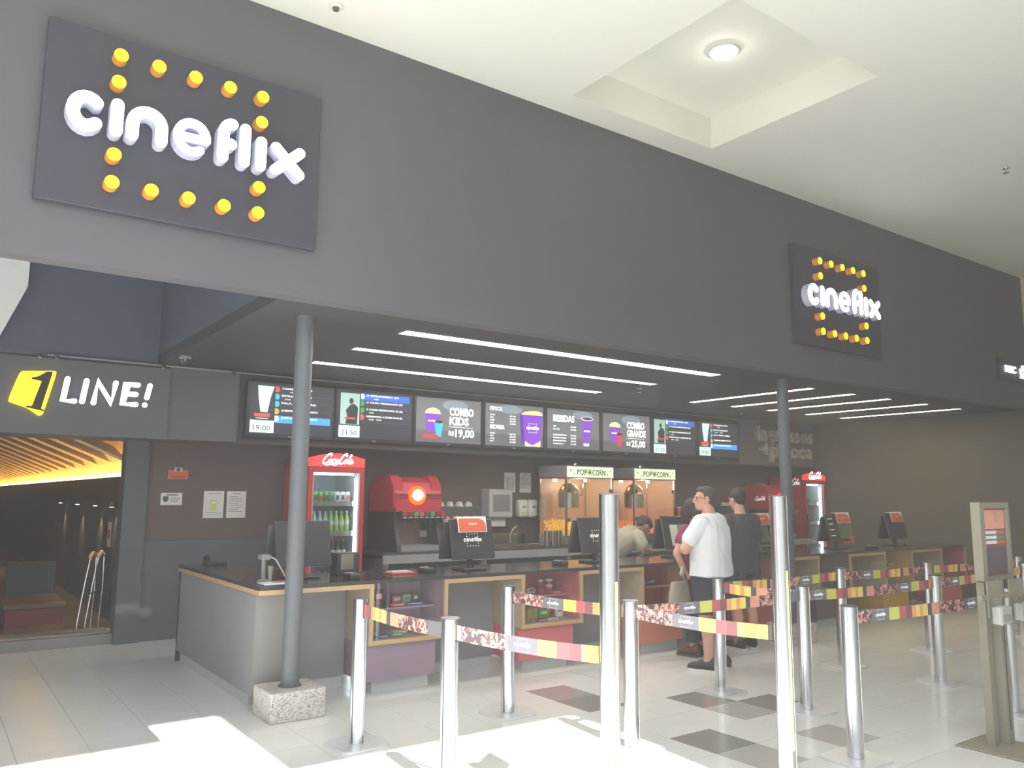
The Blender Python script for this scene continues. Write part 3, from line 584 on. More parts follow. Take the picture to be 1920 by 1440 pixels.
# ------------------------------------------------------------------ snacks in the cabinets
def pack(x, y, z, w, h_, d, c1, c2, label, cat='snack', lean=0, name='snack_pack'):
    t = thing(name, label, cat, (x, y, z)); f = lambda a, b, c: (a, b+(c-z)*lean, c)
    obj('wrapper', MB().rbox(x-w/2, x+w/2, y-d/2, y+d/2, z, z+h_, min(w, h_, d)*.3, 2, f), c1, t)
    obj('print', MB().box(x-w*.32, x+w*.32, y-d/2-.002, y-d/2, z+h_*.45, z+h_*.75, f), c2, t)
x0 = VX[0]; S = .661; B = .431
pack(x0+.19, 6.45, S, .085, .14, .04, 'bench_red', 'offwhite', 'tall brown snack box on the purple cabinet shelf', name='snack_box')
pack(x0+.13, 6.42, S, .03, .05, .03, 'grey_light', 'dark', 'tiny pale pack beside the tall box, purple cabinet')
pack(x0+.37, 6.46, S, .09, .075, .04, 'bucket', 'white', 'red and white candy box in the purple cabinet', name='candy_box'); pack(x0+.47, 6.46, S, .08, .08, .04, 'grey_light', 'green_can', 'pale green candy box in the purple cabinet', name='candy_box'); pack(x0+.555, 6.46, S, .05, .085, .04, 'v_violet', 'white', 'dark violet candy box in the purple cabinet', name='candy_box')
pack(x0+.33, 6.36, S, .15, .022, .05, 'bucket', 'white', 'flat red bar lying before the boxes, purple cabinet'); pack(x0+.5, 6.36, S, .16, .022, .05, 'pk_blue', 'white', 'flat blue bar lying before the boxes, purple cabinet')
pack(x0+.35, 6.35, B, .14, .03, .07, 'v_orange', 'white', 'orange bar on the floor of the purple cabinet'); pack(x0+.28, 6.28, B, .12, .022, .06, 'pk_green', 'white', 'green bar on the floor of the purple cabinet'); pack(x0+.5, 6.38, B, .16, .04, .08, 'maroon', 'white', 'magenta pack on the floor of the purple cabinet'); pack(x0+.52, 6.26, B, .15, .03, .07, 'bucket', 'white', 'red pack at the front of the purple cabinet floor'); pack(x0+.14, 6.26, B, .12, .02, .06, 'pk_blue', 'white', 'blue bar at the left of the purple cabinet floor')
x0 = VX[1]
pack(x0+.13, 6.46, S, .07, .09, .04, 'dark', 'grey_light', 'dark bag at the left of the red cabinet shelf'); pack(x0+.3, 6.46, S, .1, .055, .04, 'white', 'bucket', 'white and red candy box on the red cabinet shelf', name='candy_box')
for k, (dx, c1) in enumerate(((.42, 'coke'), (.53, 'bucket'))):
    t = thing('candy_tube', ['red candy tube with steel lid on the red cabinet shelf', 'red and white candy tube at the right of the red cabinet shelf'][k], 'snack', (x0+dx, 6.46, S))
    obj('tube', MB().lathe(x0+dx, 6.46, [(.034, S), (.034, S+.11)], 14), c1, t, True); obj('lid', MB().lathe(x0+dx, 6.46, [(.036, S+.11), (.036, S+.13), (.02, S+.134)], 14), 'can_top' if k == 0 else 'white', t, True); obj('band', MB().lathe(x0+dx, 6.46, [(.0345, S+.05), (.0345, S+.08)], 14), 'offwhite' if k else 'dark', t, True)
pack(x0+.53, 6.36, S, .13, .02, .05, 'bucket', 'white', 'flat red bar before the tubes, red cabinet')
pack(x0+.27, 6.4, B, .12, .105, .05, 'v_yellow', 'white', 'pale green candy bag low in the red cabinet', name='candy_bag'); bpy.data.objects['candy_bag'].children[0].data.materials[0] = M['green_can']
pack(x0+.39, 6.38, B, .12, .09, .05, 'pk_green', 'b_yel', 'dark green candy bag low in the red cabinet', name='candy_bag'); pack(x0+.47, 6.44, B, .11, .11, .03, 'v_red', 'white', 'pink candy bag behind the green one, red cabinet', name='candy_bag'); pack(x0+.59, 6.38, B, .085, .12, .05, 'white', 'dark', 'white candy bag with dark print at the right of the red cabinet', name='candy_bag')
pack(x0+.11, 6.27, B, .14, .02, .05, 'grey', 'dark', 'grey bar on the floor of the red cabinet'); pack(x0+.27, 6.25, B, .12, .018, .05, 'maroon', 'white', 'wine coloured bar on the floor of the red cabinet'); pack(x0+.4, 6.24, B, .12, .02, .05, 'white', 'bucket', 'white bar on the floor of the red cabinet')
x0 = VX[2]
pack(x0+.1, 6.45, S, .05, .08, .04, 'offwhite', 'grey', 'pale pack at the left of the orange cabinet shelf'); pack(x0+.25, 6.45, S, .12, .06, .04, 'grey_light', 'pk_blue', 'blue and white candy box on the orange cabinet shelf', name='candy_box'); pack(x0+.4, 6.45, S, .12, .05, .04, 'pk_sky', 'white', 'pale blue pack on the orange cabinet shelf')
x0 = VX[3]
pack(x0+.3, 6.4, B, .16, .06, .06, 'pk_green', 'white', 'green pack low in the brick red cabinet'); pack(x0+.12, 6.4, B, .12, .07, .06, 'grey', 'dark', 'grey pack low in the brick red cabinet'); pack(x0+.48, 6.42, S, .14, .05, .05, 'coke_dark', 'white', 'dark red pack on the brick red cabinet shelf')
x0 = VX[4]; pack(x0+.15, 6.45, S, .12, .12, .05, 'grey', 'white', 'grey snack box on the dark violet cabinet shelf', name='snack_box')
x0 = VX[5]; pack(x0+.2, 6.42, S, .14, .06, .06, 'b_yel', 'white', 'yellow pack on the yellow cabinet shelf'); pack(x0+.42, 6.43, S, .2, .09, .06, 'pk_sky', 'white', 'pale blue candy box on the yellow cabinet shelf', name='candy_box'); pack(x0+.45, 6.35, S, .2, .04, .05, 'bucket', 'white', 'red bar before the blue box, yellow cabinet')
x0 = VX[6]; pack(x0+.35, 6.42, S, .26, .05, .06, 'grey_light', 'bucket', 'pale flat box on the red end cabinet shelf', name='candy_box')
# ================================================================== BACK COUNTER AND MACHINES
ZB = .93
t = thing('back_counter', 'long dark back counter with grey edge under the machines', 'counter', (8.6, 9.4, 0))
obj('body', MB().box(4.5, 12.85, 9.05, 9.78, .1, ZB-.09), 'dark', t); obj('plinth', MB().box(4.5, 12.85, 9.1, 9.78, 0, .1), 'black', t)
obj('top', MB().box(4.45, 12.88, 8.72, 9.79, ZB-.03, ZB), 'granite_black', t); obj('front_fascia', MB().box(4.45, 12.88, 8.72, 8.75, ZB-.13, ZB-.031), 'grey', t)
for x in (4.5, 5.9, 7.3, 8.7, 10.1, 11.5, 12.8): obj('support', MB().box(x, x+.05, 8.78, 8.83, 0, ZB-.03), 'grey', t)
solo('steel_upstand', MB().box(5.9, 7.3, 9.765, 9.795, ZB+.001, ZB+.14), 'steel', 'low steel splash strip on the wall behind the sink', 'splashback')
def can(x, y, z, r, hh, body, label, group):
    t = thing('drink_can', label, 'can', (x, y, z), group)
    obj('body', MB().lathe(x, y, [(r*.85, z), (r, z+.01), (r, z+hh-.012), (r*.85, z+hh-.003)], 12), body, t, True); obj('lid', MB().lathe(x, y, [(r*.84, z+hh-.004), (r*.84, z+hh), (r*.7, z+hh)], 12), 'can_top', t); 
    obj('print', MB().box(x-r*.5, x+r*.5, y-r-.0015, y-r*.8, z+hh*.3, z+hh*.7), 'bucket' if R.random() < .5 else 'dark', t); return t
def bottle(x, y, z, r, hh, body, label, group, capm='coke'):
    t = thing('drink_bottle', label, 'bottle', (x, y, z), group)
    obj('body', MB().lathe(x, y, [(r*.9, z), (r, z+.01), (r*.92, z+hh*.35), (r, z+hh*.6), (r*.55, z+hh*.8), (r*.36, z+hh*.9), (r*.36, z+hh*.93)], 12), body, t, True); obj('cap', MB().lathe(x, y, [(r*.42, z+hh*.93), (r*.42, z+hh)], 10), capm, t); obj('label_band', MB().lathe(x, y, [(r*1.02, z+hh*.38), (r*1.02, z+hh*.56)], 12), 'grey_light', t, True); return t
def fridge(x0, x1, yf, ztop, label, which):
    yb = 9.72; t = thing('drinks_fridge', label, 'fridge', ((x0+x1)/2, (yf+yb)/2, 0)); P = FR(yf)
    z0, z1 = .12, 1.86
    obj('side_left', MB().box(x0, x0+.04, yf+.02, yb, .06, ztop-.06), 'coke', t); obj('side_right', MB().box(x1-.04, x1, yf+.02, yb, .06, ztop-.06), 'coke', t)
    obj('back', MB().box(x0+.04, x1-.04, yb-.05, yb, .06, ztop-.06), 'cool_in', t); obj('liner_right', MB().box(x1-.055, x1-.0401, yf+.05, yb-.05, z0, z1), 'cool_in', t); obj('liner_left', MB().box(x0+.0401, x0+.055, yf+.05, yb-.05, z0, z1), 'cool_in', t)
    obj('floor_pan', MB().box(x0+.04, x1-.04, yf+.02, yb-.05, .06, .14), 'grey_light', t); obj('roof', MB().box(x0+.04, x1-.04, yf+.02, yb, 1.88, 1.92), 'cool_in', t)
    xm = (x0+x1)/2; arch = [(x0, 1.93), (x1, 1.93), (x1, ztop-.06)] + [(x1+(x0-x1)*k/10, ztop-.06+.06*math.sin(math.pi*k/10)) for k in range(1, 10)] + [(x0, ztop-.06)]
    hd = obj('lit_header', MB().poly(arch, P, .05, -.05), 'coke_lit', t); obj('script_logo', script(MB(), P, xm-.19, 1.962, .39, .003, 0), 'print_lit', hd)
    obj('header_top', MB().box(x0, x1, yf+.051, yb, 1.92, ztop-.06), 'coke', t)
    d = obj('door_frame', MB().box(x0, x0+.055, yf, yf+.05, .1, 1.93).box(x1-.055, x1, yf, yf+.05, .1, 1.93).box(x0+.055, x1-.055, yf, yf+.05, 1.86, 1.93).box(x0+.055, x1-.055, yf, yf+.05, .1, .2), 'coke', t)
    obj('glass', MB().box(x0+.055, x1-.055, yf+.02, yf+.026, .2, 1.86), 'pane_cool', d); obj('handle', MB().rbox(x0+.02, x0+.04, yf-.03, yf, .9, 1.3, .005, 1), 'black', d); obj('door_seal', MB().box(x0+.055, x0+.065, yf+.005, yf+.02, .2, 1.86).box(x1-.065, x1-.055, yf+.005, yf+.02, .2, 1.86), 'grey_light', d)
    obj('kick_plate', MB().box(x0+.02, x1-.02, yf+.03, yb, 0, .06), 'black', t)
    obj('lamp', MB().cyl((x0+.1, yf+.1, 1.845), (x1-.1, yf+.1, 1.845), .014, n=8).cyl((x1-.075, yf+.09, .3), (x1-.075, yf+.09, 1.8), .009, n=8), 'cool_lamp', t)
    sh = (1.50, 1.15, .80, .45)
    for z in sh: obj('shelf', MB().box(x0+.056, x1-.056, yf+.12, yb-.06, z-.012, z).box(x0+.056, x1-.056, yf+.11, yf+.122, z-.03, z+.03), 'steel', t)
    if which == 1:
        for k in range(8):
            can(x0+.1+.068*k, yf+.2, 1.501, .032, .14, 'green_can' if k < 5 else 'white', ('green drink can on the top shelf of the left fridge, %s from the left' % ORD[k] if k < 5 else 'pale dark-printed can on the top shelf of the left fridge, %s from the left' % ORD[k-5]), 'cans on the top fridge shelf')
        for k in range(8): bottle(x0+.1+.068*k, yf+.2, 1.151, .032, .26, 'clear_bottle' if k < 4 else 'green_bottle', ('clear bottle on the second shelf of the left fridge, %s from the left' % ORD[k] if k < 4 else 'yellow green bottle on the second shelf of the left fridge, %s from the left' % ORD[k-4]), 'bottles on the second fridge shelf', 'white')
        for k in range(6): bottle(x0+.2+.068*k, yf+.2, .801, .032, .28, 'green_bottle' if k == 0 else 'dark_bottle', ('green bottle on the third shelf of the left fridge' if k == 0 else 'dark cola bottle on the third shelf of the left fridge, %s from the left' % ORD[k-1]), 'bottles on the third fridge shelf')
        for k in range(5): bottle(x0+.26+.068*k, yf+.2, .451, .032, .26, 'orange_bottle', 'orange soda bottle on the low shelf of the left fridge, %s from the left' % ORD[k], 'orange bottles in the left fridge', 'v_orange')
    else:
        for k in range(5): can(x0+.09+.07*k, yf+.2, 1.501, .03, .12, 'pk_green', 'green can on the top shelf of the far right fridge, %s from the left' % ORD[k], 'cans in the right fridge')
        for k in range(5): bottle(x0+.09+.07*k, yf+.2, 1.151, .03, .2, 'pk_green', 'green bottle on the second shelf of the far right fridge, %s from the left' % ORD[k], 'bottles in the right fridge', 'white')
        obj('side_script', script(MB(), PL((x0, 0, 0), (0, -1, 0), (0, 0, 1), (-1, 0, 0)), -9.45, 1.84, .4, .003, 0), 'print_white', t)
fridge(3.585, 4.285, 8.95, 2.085, 'tall red glass door drinks fridge behind the left column', 1)
fridge(13.05, 13.7, 8.95, 2.07, 'tall red drinks fridge at the far right by the wall', 2)
def soda(x0, w, label, lit):
    x1 = x0+w; yf, yb = 8.95, 9.7; t = thing('soda_dispenser', label, 'drink dispenser', (x0+w/2, 9.3, ZB)); P = FR(yf-.0)
    side = [(yf, 1.40), (yf+.02, 1.62), (yf+.1, 1.76), (yf+.25, 1.83), (yf+.45, 1.83), (yb, 1.74), (yb, ZB+.02), (yf+.25, ZB+.02), (yf+.22, 1.2), (yf+.1, 1.34)]
    Q = lambda xx: PL((xx, 0, 0), (0, 1, 0), (0, 0, 1), (1, 0, 0))
    obj('hood', MB().poly(side[:6]+[(yb, 1.40)], Q(x0), w), 'coke', t); obj('cheek', MB().poly([(yf+.02, 1.45), (yf+.05, 1.72), (yf+.14, 1.83), (yf+.24, 1.86), (yf+.36, 1.84), (yf+.3, 1.45)], Q(x0-.02), .14), 'coke', t); obj('cheek', MB().poly([(yf+.02, 1.45), (yf+.05, 1.72), (yf+.14, 1.83), (yf+.24, 1.86), (yf+.36, 1.84), (yf+.3, 1.45)], Q(x1-.12), .14), 'coke', t)
    obj('side_skirt', MB().poly([(yf+.05, 1.40), (yb, 1.40), (yb, ZB), (yf-.05, ZB), (yf-.05, 1.0), (yf+.02, 1.2)], Q(x0-.005), .06), 'black', t); obj('side_skirt', MB().poly([(yf+.05, 1.40), (yb, 1.40), (yb, ZB), (yf-.05, ZB), (yf-.05, 1.0), (yf+.02, 1.2)], Q(x1-.055), .06), 'black', t)
    obj('splash_back', MB().box(x0+.055, x1-.055, yf+.24, yf+.26, ZB+.06, 1.40), 'steel', t); obj('core', MB().box(x0+.055, x1-.055, yf+.27, yb, ZB, 1.40), 'dark', t)
    obj('drip_tray', MB().box(x0+.055, x1-.055, yf-.05, yf+.24, ZB, ZB+.06), 'grey', t); obj('chrome_line', MB().box(x0, x1, yf-.006, yf+.02, 1.615, 1.622).box(x0, x1, yf-.006, yf+.02, 1.575, 1.582), 'chrome', t)
    bar = obj('valve_bar', MB().rbox(x0+.03, x1+.02, yf-.1, yf+.02, 1.31, 1.41, .01, 1), 'black', t)
    for k in range(8):
        u = x0+.07+(w-.1)*k/7; obj('valve_button', MB().box(u-.028, u+.028, yf-.108, yf-.1, 1.35, 1.40), ('coke', 'coke_dark', 'pk_green', 'bucket', 'dark', 'pk_green', 'coke_dark', 'coke')[k], bar); obj('nozzle', MB().cyl((u, yf-.05, 1.31), (u, yf-.05, 1.26), .016, .012, 8), 'black', t); obj('valve_text', MB().rect(u-.022, u+.022, 1.328, 1.336, FR(yf-.1), .003), 'grey_light', bar)
    u = x0+w*.45
    if lit:
        dc = obj('logo_disc', MB().cyl((u, yf-.02, 1.60), (u, yf+.03, 1.60), .115, n=28), 'disc', t, True); obj('logo_glow', MB().cyl((u, yf-.026, 1.605), (u, yf-.021, 1.605), .07, n=24), 'disc_hot', dc); obj('script_logo', script(MB(), FR(yf-.027), u-.085, 1.585, .17, .003, 0, 2), 'print_lit', dc)
    else:
        obj('logo_disc', MB().cyl((u, yf-.02, 1.60), (u, yf+.03, 1.60), .09, n=28), 'coke_lit', t, True); obj('side_script', script(MB(), PL((x0-.02, 0, 0), (0, -1, 0), (0, 0, 1), (-1, 0, 0)), -9.27, 1.56, .22, .003, 0, 2), 'print_white', t)
    obj('sticker', MB().box(x1-.17, x1-.07, yf+.232, yf+.24, 1.08, 1.16), 'grey_light', t)
soda(4.72, .64, 'red soda dispenser with glowing orange disc beside the left fridge', True)
soda(12.05, .66, 'red soda dispenser at the right, behind the second column', False)
# cup dispensers with dome lids
def cups(x0, x1, n, label, where, tints):
    t = thing('cup_dispenser', label, 'cup dispenser', ((x0+x1)/2, 9.4, ZB))
    obj('cabinet', MB().rbox(x0, x1, 9.2, 9.6, 1.2, 1.46, .01, 1), 'dark', t)
    for k in (x0+.03, x1-.06): obj('leg', MB().box(k, k+.03, 9.38, 9.42, ZB, 1.2), 'black', t)
    for k in range(n):
        u = x0+.09+(x1-x0-.18)*k/(n-1)
        obj('cup_ring', MB().cyl((u, 9.2, 1.28), (u, 9.17, 1.27), .062, .058, 16), tints[k % len(tints)], t, True)
        c_ = thing('paper_cup', 'paper cup sticking out of the dispenser %s, %s opening from the left' % (where, ('first', 'second', 'third', 'fourth')[k]), 'cup', (u, 9.1, 1.25), 'cups in the dispensers '+where)
        obj('wall', MB().cyl((u, 9.165, 1.265), (u, 9.09, 1.245), .045, .034, 14), 'white' if k % 2 == 0 else 'grey_light', c_, True); obj('base', MB().cyl((u, 9.089, 1.2448), (u, 9.086, 1.244), .028, n=12), 'offwhite', c_)
        l = thing('lid_stack', 'stack of clear dome lids on the dispenser %s, %s from the left' % (where, ('first', 'second', 'third', 'fourth')[k]), 'cup lid', (u, 9.36, 1.461), 'dome lids '+where)
        obj('dome', MB().lathe(u, 9.36, [(.054, 1.461), (.054, 1.475), (.048, 1.498), (.03, 1.52), (.01, 1.525)], 14), 'grey_light', l, True); obj('brim', MB().lathe(u, 9.36, [(.059, 1.461), (.059, 1.467)], 14), 'white', l)
cups(5.5, 6.12, 4, 'dark cup dispenser with white dome lids right of the orange disc machine', 'near the sink', ['wood_side', 'amber', 'card_or', 'grey'])
cups(11.2, 11.75, 4, 'dark cup dispenser with coloured rings left of the far soda machine', 'behind the customers', ['maroon', 'card_or', 'amber', 'pk_blue'])
# wall fittings
t = thing('towel_dispenser', 'grey paper towel dispenser on the wall above the sink', 'dispenser', (6.73, 9.7, 1.3))
obj('shell', MB().rbox(6.52, 6.93, 9.56, 9.8, 1.29, 1.70, .03, 3), 'grey_light', t); obj('window', MB().box(6.58, 6.87, 9.555, 9.56, 1.38, 1.62), 'grey', t); obj('paper_sheet', MB().box(6.6, 6.85, 9.64, 9.645, 1.17, 1.3), 'paper', t)
for k, x in enumerate((7.12, 7.30)):
    t = thing('soap_dispenser', ['white soap dispenser nearest the paper towels', 'white soap dispenser nearest the popcorn machine'][k], 'dispenser', (x+.08, 9.72, 1.28), 'soap dispensers on the back wall')
    obj('shell', MB().rbox(x, x+.165, 9.66, 9.8, 1.29, 1.55, .035, 3), 'white', t, True); obj('push_bar', MB().rbox(x+.03, x+.135, 9.65, 9.67, 1.31, 1.37, .008, 2), 'offwhite', t); obj('window', MB().box(x+.06, x+.105, 9.655, 9.66, 1.43, 1.46), 'grey', t)
def notice(x0, x1, z0, z1, label, extra, frame=None):
    t = thing('wall_notice', label, 'notice', ((x0+x1)/2, 9.79, z0)); P = FR(9.79)
    obj('sheet', MB().rect(x0, x1, z0, z1, P, .004), frame or 'paper', t); n = MB(); w = x1-x0; h_ = z1-z0
    if extra == 'lines':
        for k in range(8): n.rect(x0+.1*w, x0+(.85 if k % 3 else .6)*w, z1-(.22+.08*k)*h_, z1-(.2+.08*k)*h_, P, .001, .005)
        n.rect(x0+.3*w, x0+.7*w, z1-.1*h_, z1-.07*h_, P, .001, .005); obj('text_lines', n, 'grey', t)
    elif extra == 'grid':
        for k in range(7): n.rect(x0+.12*w, x0+.88*w, z1-(.25+.1*k)*h_, z1-(.23+.1*k)*h_, P, .001, .005).rect(x0+.2*w, x0+.35*w, z1-(.31+.1*k)*h_, z1-(.28+.1*k)*h_, P, .001, .005)
        obj('text_lines', n, 'grey', t)
    elif extra == 'emblem':
        obj('emblem', MB().disc(x0+.5*w, z0+.58*h_, .24*w, P, .001, .005, ry=.1*h_).rect(x0+.36*w, x0+.64*w, z0+.3*h_, z0+.46*h_, P, .001, .005), 'b_yg', t); obj('emblem_center', MB().disc(x0+.5*w, z0+.58*h_, .16*w, P, .001, .007, ry=.06*h_), 'paper', t)
        obj('text_lines', n.rect(x0+.2*w, x0+.85*w, z1-.1*h_, z1-.08*h_, P, .001, .005).rect(x0+.1*w, x0+.9*w, z0+.12*h_, z0+.13*h_, P, .001, .005).rect(x0+.1*w, x0+.9*w, z0+.2*h_, z0+.21*h_, P, .001, .005), 'grey', t)
    elif extra == 'shield':
        obj('shield', MB().poly([(x0+.1*w, z0+.72*h_), (x0+.36*w, z0+.72*h_), (x0+.36*w, z0+.4*h_), (x0+.23*w, z0+.2*h_), (x0+.1*w, z0+.4*h_)], P, .001, .005), 'dark', t)
        obj('text_lines', n.rect(x0+.25*w, x0+.8*w, z0+.8*h_, z0+.88*h_, P, .001, .005).rect(x0+.45*w, x0+.9*w, z0+.55*h_, z0+.6*h_, P, .001, .005).rect(x0+.45*w, x0+.9*w, z0+.4*h_, z0+.45*h_, P, .001, .005).rect(x0+.45*w, x0+.8*w, z0+.25*h_, z0+.3*h_, P, .001, .005), 'dark', t)
    else:
        obj('tab', MB().rect(x0+.3*w, x0+.7*w, z1-.02, z1+.03, P, .004, .004), 'grey_light', t); obj('tab_mark', MB().disc(x0+.5*w, z1+.005, .022, P, .001, .009), 'dark', t); obj('text_lines', n.rect(x0+.12*w, x0+.88*w, z0+.3*h_, z0+.36*h_, P, .001, .005).rect(x0+.25*w, x0+.75*w, z0+.15*h_, z0+.2*h_, P, .001, .005), 'bench', t)
notice(2.25, 2.47, 1.765, 1.87, 'small orange notice with a pale tab on the brown wall', 'tab', 'card_or')
notice(2.19, 2.42, 1.475, 1.61, 'small white notice with a dark shield on the brown wall', 'shield')
notice(2.66, 2.89, 1.325, 1.635, 'white certificate with a round yellow emblem on the brown wall', 'emblem'); notice(2.925, 3.15, 1.325, 1.635, 'plain white certificate of text right of the emblem one', 'lines')
notice(6.93, 7.13, 1.655, 1.945, 'white printed sheet on the wall, left of two above the soap', 'grid'); notice(7.21, 7.42, 1.655, 1.95, 'white printed sheet on the wall, right of two above the soap', 'lines')
# sink
t = thing('sink_tap', 'tall bent steel tap over the back counter sink', 'tap', (6.85, 9.45, ZB))
obj('spout', MB().tube([(6.8, 9.45, ZB), (6.8, 9.45, ZB+.12), (6.83, 9.44, ZB+.2), (6.88, 9.41, ZB+.255), (6.91, 9.36, ZB+.25), (6.915, 9.33, ZB+.22)], .011, 10), 'chrome', t, True); obj('base', MB().lathe(6.8, 9.45, [(.03, ZB), (.03, ZB+.02), (.016, ZB+.035)], 14), 'chrome', t, True); obj('lever', MB().tube([(6.8, 9.43, ZB+.04), (6.7, 9.38, ZB+.06)], .007, 8), 'chrome', t, True)
t = thing('sink_basin', 'shallow steel sink tray on the back counter below the tap', 'sink', (6.83, 9.1, ZB))
obj('rim', MB().box(6.5, 7.15, 8.86, 8.9, ZB, ZB+.015).box(6.5, 7.15, 9.28, 9.32, ZB, ZB+.015).box(6.5, 6.54, 8.9, 9.28, ZB, ZB+.015).box(7.11, 7.15, 8.9, 9.28, ZB, ZB+.015), 'steel', t); obj('pan', MB().box(6.54, 7.11, 8.9, 9.28, ZB, ZB+.004), 'steel_warm', t)
for k in range(3):
    x = 6.95+.1*k; t = thing('steel_canister', 'steel canister before the popcorn machine, %s of three' % ('left', 'middle', 'right')[k], 'canister', (x, 8.79, ZB), 'steel canisters on the back counter')
    obj('body', MB().lathe(x, 8.79, [(.044, ZB), (.046, ZB+.01), (.046, ZB+.2), (.048, ZB+.205)], 18), 'steel', t, True); obj('rim', MB().lathe(x, 8.79, [(.049, ZB+.2), (.049, ZB+.21), (.04, ZB+.21)], 18), 'chrome', t, True)
# popcorn machines
def popper(x0, label, heap, hm):
    x1, yf, yb = x0+.9, 8.9, 9.52; t = thing('popcorn_machine', label, 'popcorn machine', ((x0+x1)/2, 9.2, ZB)); z0, z1, z2 = ZB+.12, 1.86, 2.04
    obj('base', MB().rbox(x0, x1, yf, yb, ZB+.002, z0, .006, 1), 'steel', t)
    for a, b in ((x0, yf), (x1-.025, yf), (x0, yb-.025), (x1-.025, yb-.025)): obj('post', MB().box(a, a+.025, b, b+.025, z0, z1), 'steel', t)
    obj('canopy', MB().rbox(x0-.01, x1+.01, yf-.01, yb+.01, z1, z2, .006, 1), 'grey', t); obj('red_band', MB().box(x0-.013, x0-.0101, yf, yb, z1-.005, z1+.02), 'coke_dark', t)
    P = FR(yf-.011); s = obj('sign_panel', MB().rect(x0+.01, x1-.01, z1+.015, z2-.015, P, .006), 'popsign', t)
    obj('sign_word', MB().text('POP', P, x0+.19, z1+.05, .085, .19, .002, .007, bold=.012), 'letter_brown', s); obj('sign_word', MB().text('CORN', P, x0+.48, z1+.045, .085, .25, .002, .007, bold=.012), 'letter_brown', s)
    bst = MB()
    for k in range(8): a = k*math.pi/4; bst.stroke([(x0+.43, z1+.09), (x0+.43+.05*math.cos(a), z1+.09+.05*math.sin(a))], .012, P, .002, .0065, cap=2)
    obj('sign_burst', bst, 'olive', s); fl = MB()
    for u, v in ((.07, .11), (.14, .06), (.72, .1), (.77, .06), (.83, .11)): fl.disc(x0+u, z1+v, .014, P, .002, .0065, 6)
    obj('sign_flecks', fl, 'green_can', s)
    obj('back_panel', MB().box(x0+.025, x1-.025, yb-.012, yb-.004, z0, z1), 'pop_glow', t); obj('side_panel', MB().box(x1-.018, x1-.012, yf+.026, yb-.026, z0, z1), 'pop_glow', t)
    obj('side_glass', MB().box(x0+.008, x0+.013, yf+.026, yb-.026, z0, z1), 'pane', t)
    for a, b in ((x0+.028, (x0+x1)/2-.002), ((x0+x1)/2+.002, x1-.028)):
        d = obj('door_glass', MB().box(a, b, yf+.006, yf+.011, z0+.01, z1-.01), 'pane', t); [obj('hinge', MB().box(a if a < x0+.1 else b-.05, a+.05 if a < x0+.1 else b, yf-.004, yf+.004, hz, hz+.05), 'dark', d) for hz in (z0+.2, z1-.2)]
    cx, cy_ = x0+.3, 9.2
    k_ = obj('kettle', MB().lathe(cx, cy_, [(.13, 1.42), (.155, 1.44), (.155, 1.64), (.165, 1.645)], 24), 'steel', t, True); obj('kettle_lid', MB().lathe(cx, cy_, [(.16, 1.645), (.13, 1.72), (.08, 1.78), (.03, 1.8)], 24), 'steel_warm', k_, True); obj('kettle_arm', MB().tube([(cx+.15, cy_, 1.6), (cx+.25, cy_, 1.62), (cx+.28, cy_, 1.75), (cx+.28, cy_, 1.86)], .01, 8).tube([(cx, cy_, 1.79), (cx, cy_, 1.86)], .01, 8), 'chrome', k_, True)
    obj('lamp', MB().cyl((x0+.12, 9.3, 1.82), (x0+.12, 9.3, 1.855), .03, n=10).cyl((x1-.2, 9.3, 1.82), (x1-.2, 9.3, 1.855), .03, n=10), 'pop_lamp', t)
    obj('top_lamp', MB().lathe(x0+.33, 9.1, [(.025, z2), (.03, z2+.03), (.02, z2+.05), (.005, z2+.055)], 10), 'chrome', t, True)
    h_ = MB(); rr = random.Random(len(label))
    for k in range(1300):
        x, y = rr.uniform(x0+.05, x1-.05), rr.uniform(yf+.04, yb-.04); u = (x-x0)/.9; top = heap*(1-.55*u)*(1-.5*abs((y-9.25)/.35)**2)
        z = z0+.012+rr.uniform(0, max(0, top-.01)); r = rr.uniform(.014, .022); h_.ell((x, y, z), (r, r*rr.uniform(.7, 1), r), 5, 4)
    o = obj('popcorn', h_, hm, None); tag(o, 'heap of %s popcorn inside the popcorn machine %s' % (('yellow', 'nearer the sink') if hm == 'popcorn' else ('orange lit', 'behind the bending clerk')), 'popcorn', kind='stuff')
    l = bpy.data.lights.new('warmer', 'POINT'); l.energy = 3.5; l.color = (1, .84, .62); l.shadow_soft_size = .04; lo = bpy.data.objects.new('warmer', l); COL.objects.link(lo); lo.parent = t; lo.location = Vector(((x0+x1)/2+.05, 9.2, 1.78))-OFF[t.name]
popper(7.37, 'glowing popcorn machine nearer the sink, full of yellow popcorn', .24, 'popcorn')
popper(8.69, 'glowing popcorn machine farther right, behind the bending clerk', .2, 'pop_or')
def bucket(x, y, z, s, label):
    t = thing('popcorn_bucket', label, 'bucket', (x, y, z), 'red popcorn buckets'); obj('wall', MB().lathe(x, y, [(.07*s, z), (.1*s, z+.17*s), (.094*s, z+.17*s), (.066*s, z+.01)], 18), 'bucket', t, True); obj('rim', MB().lathe(x, y, [(.104*s, z+.165*s), (.104*s, z+.176*s), (.093*s, z+.176*s)], 18), 'white', t)
t = thing('bucket_rack', 'small dark rack holding red buckets beside the far popcorn machine', 'rack', (9.75, 8.85, ZB)); obj('shelf', MB().box(9.25, 9.95, 8.73, 8.88, ZB+.16, ZB+.18), 'dark', t)
for a in (9.26, 9.92): obj('leg', MB().box(a, a+.02, 8.75, 8.77, ZB, ZB+.16), 'dark', t)
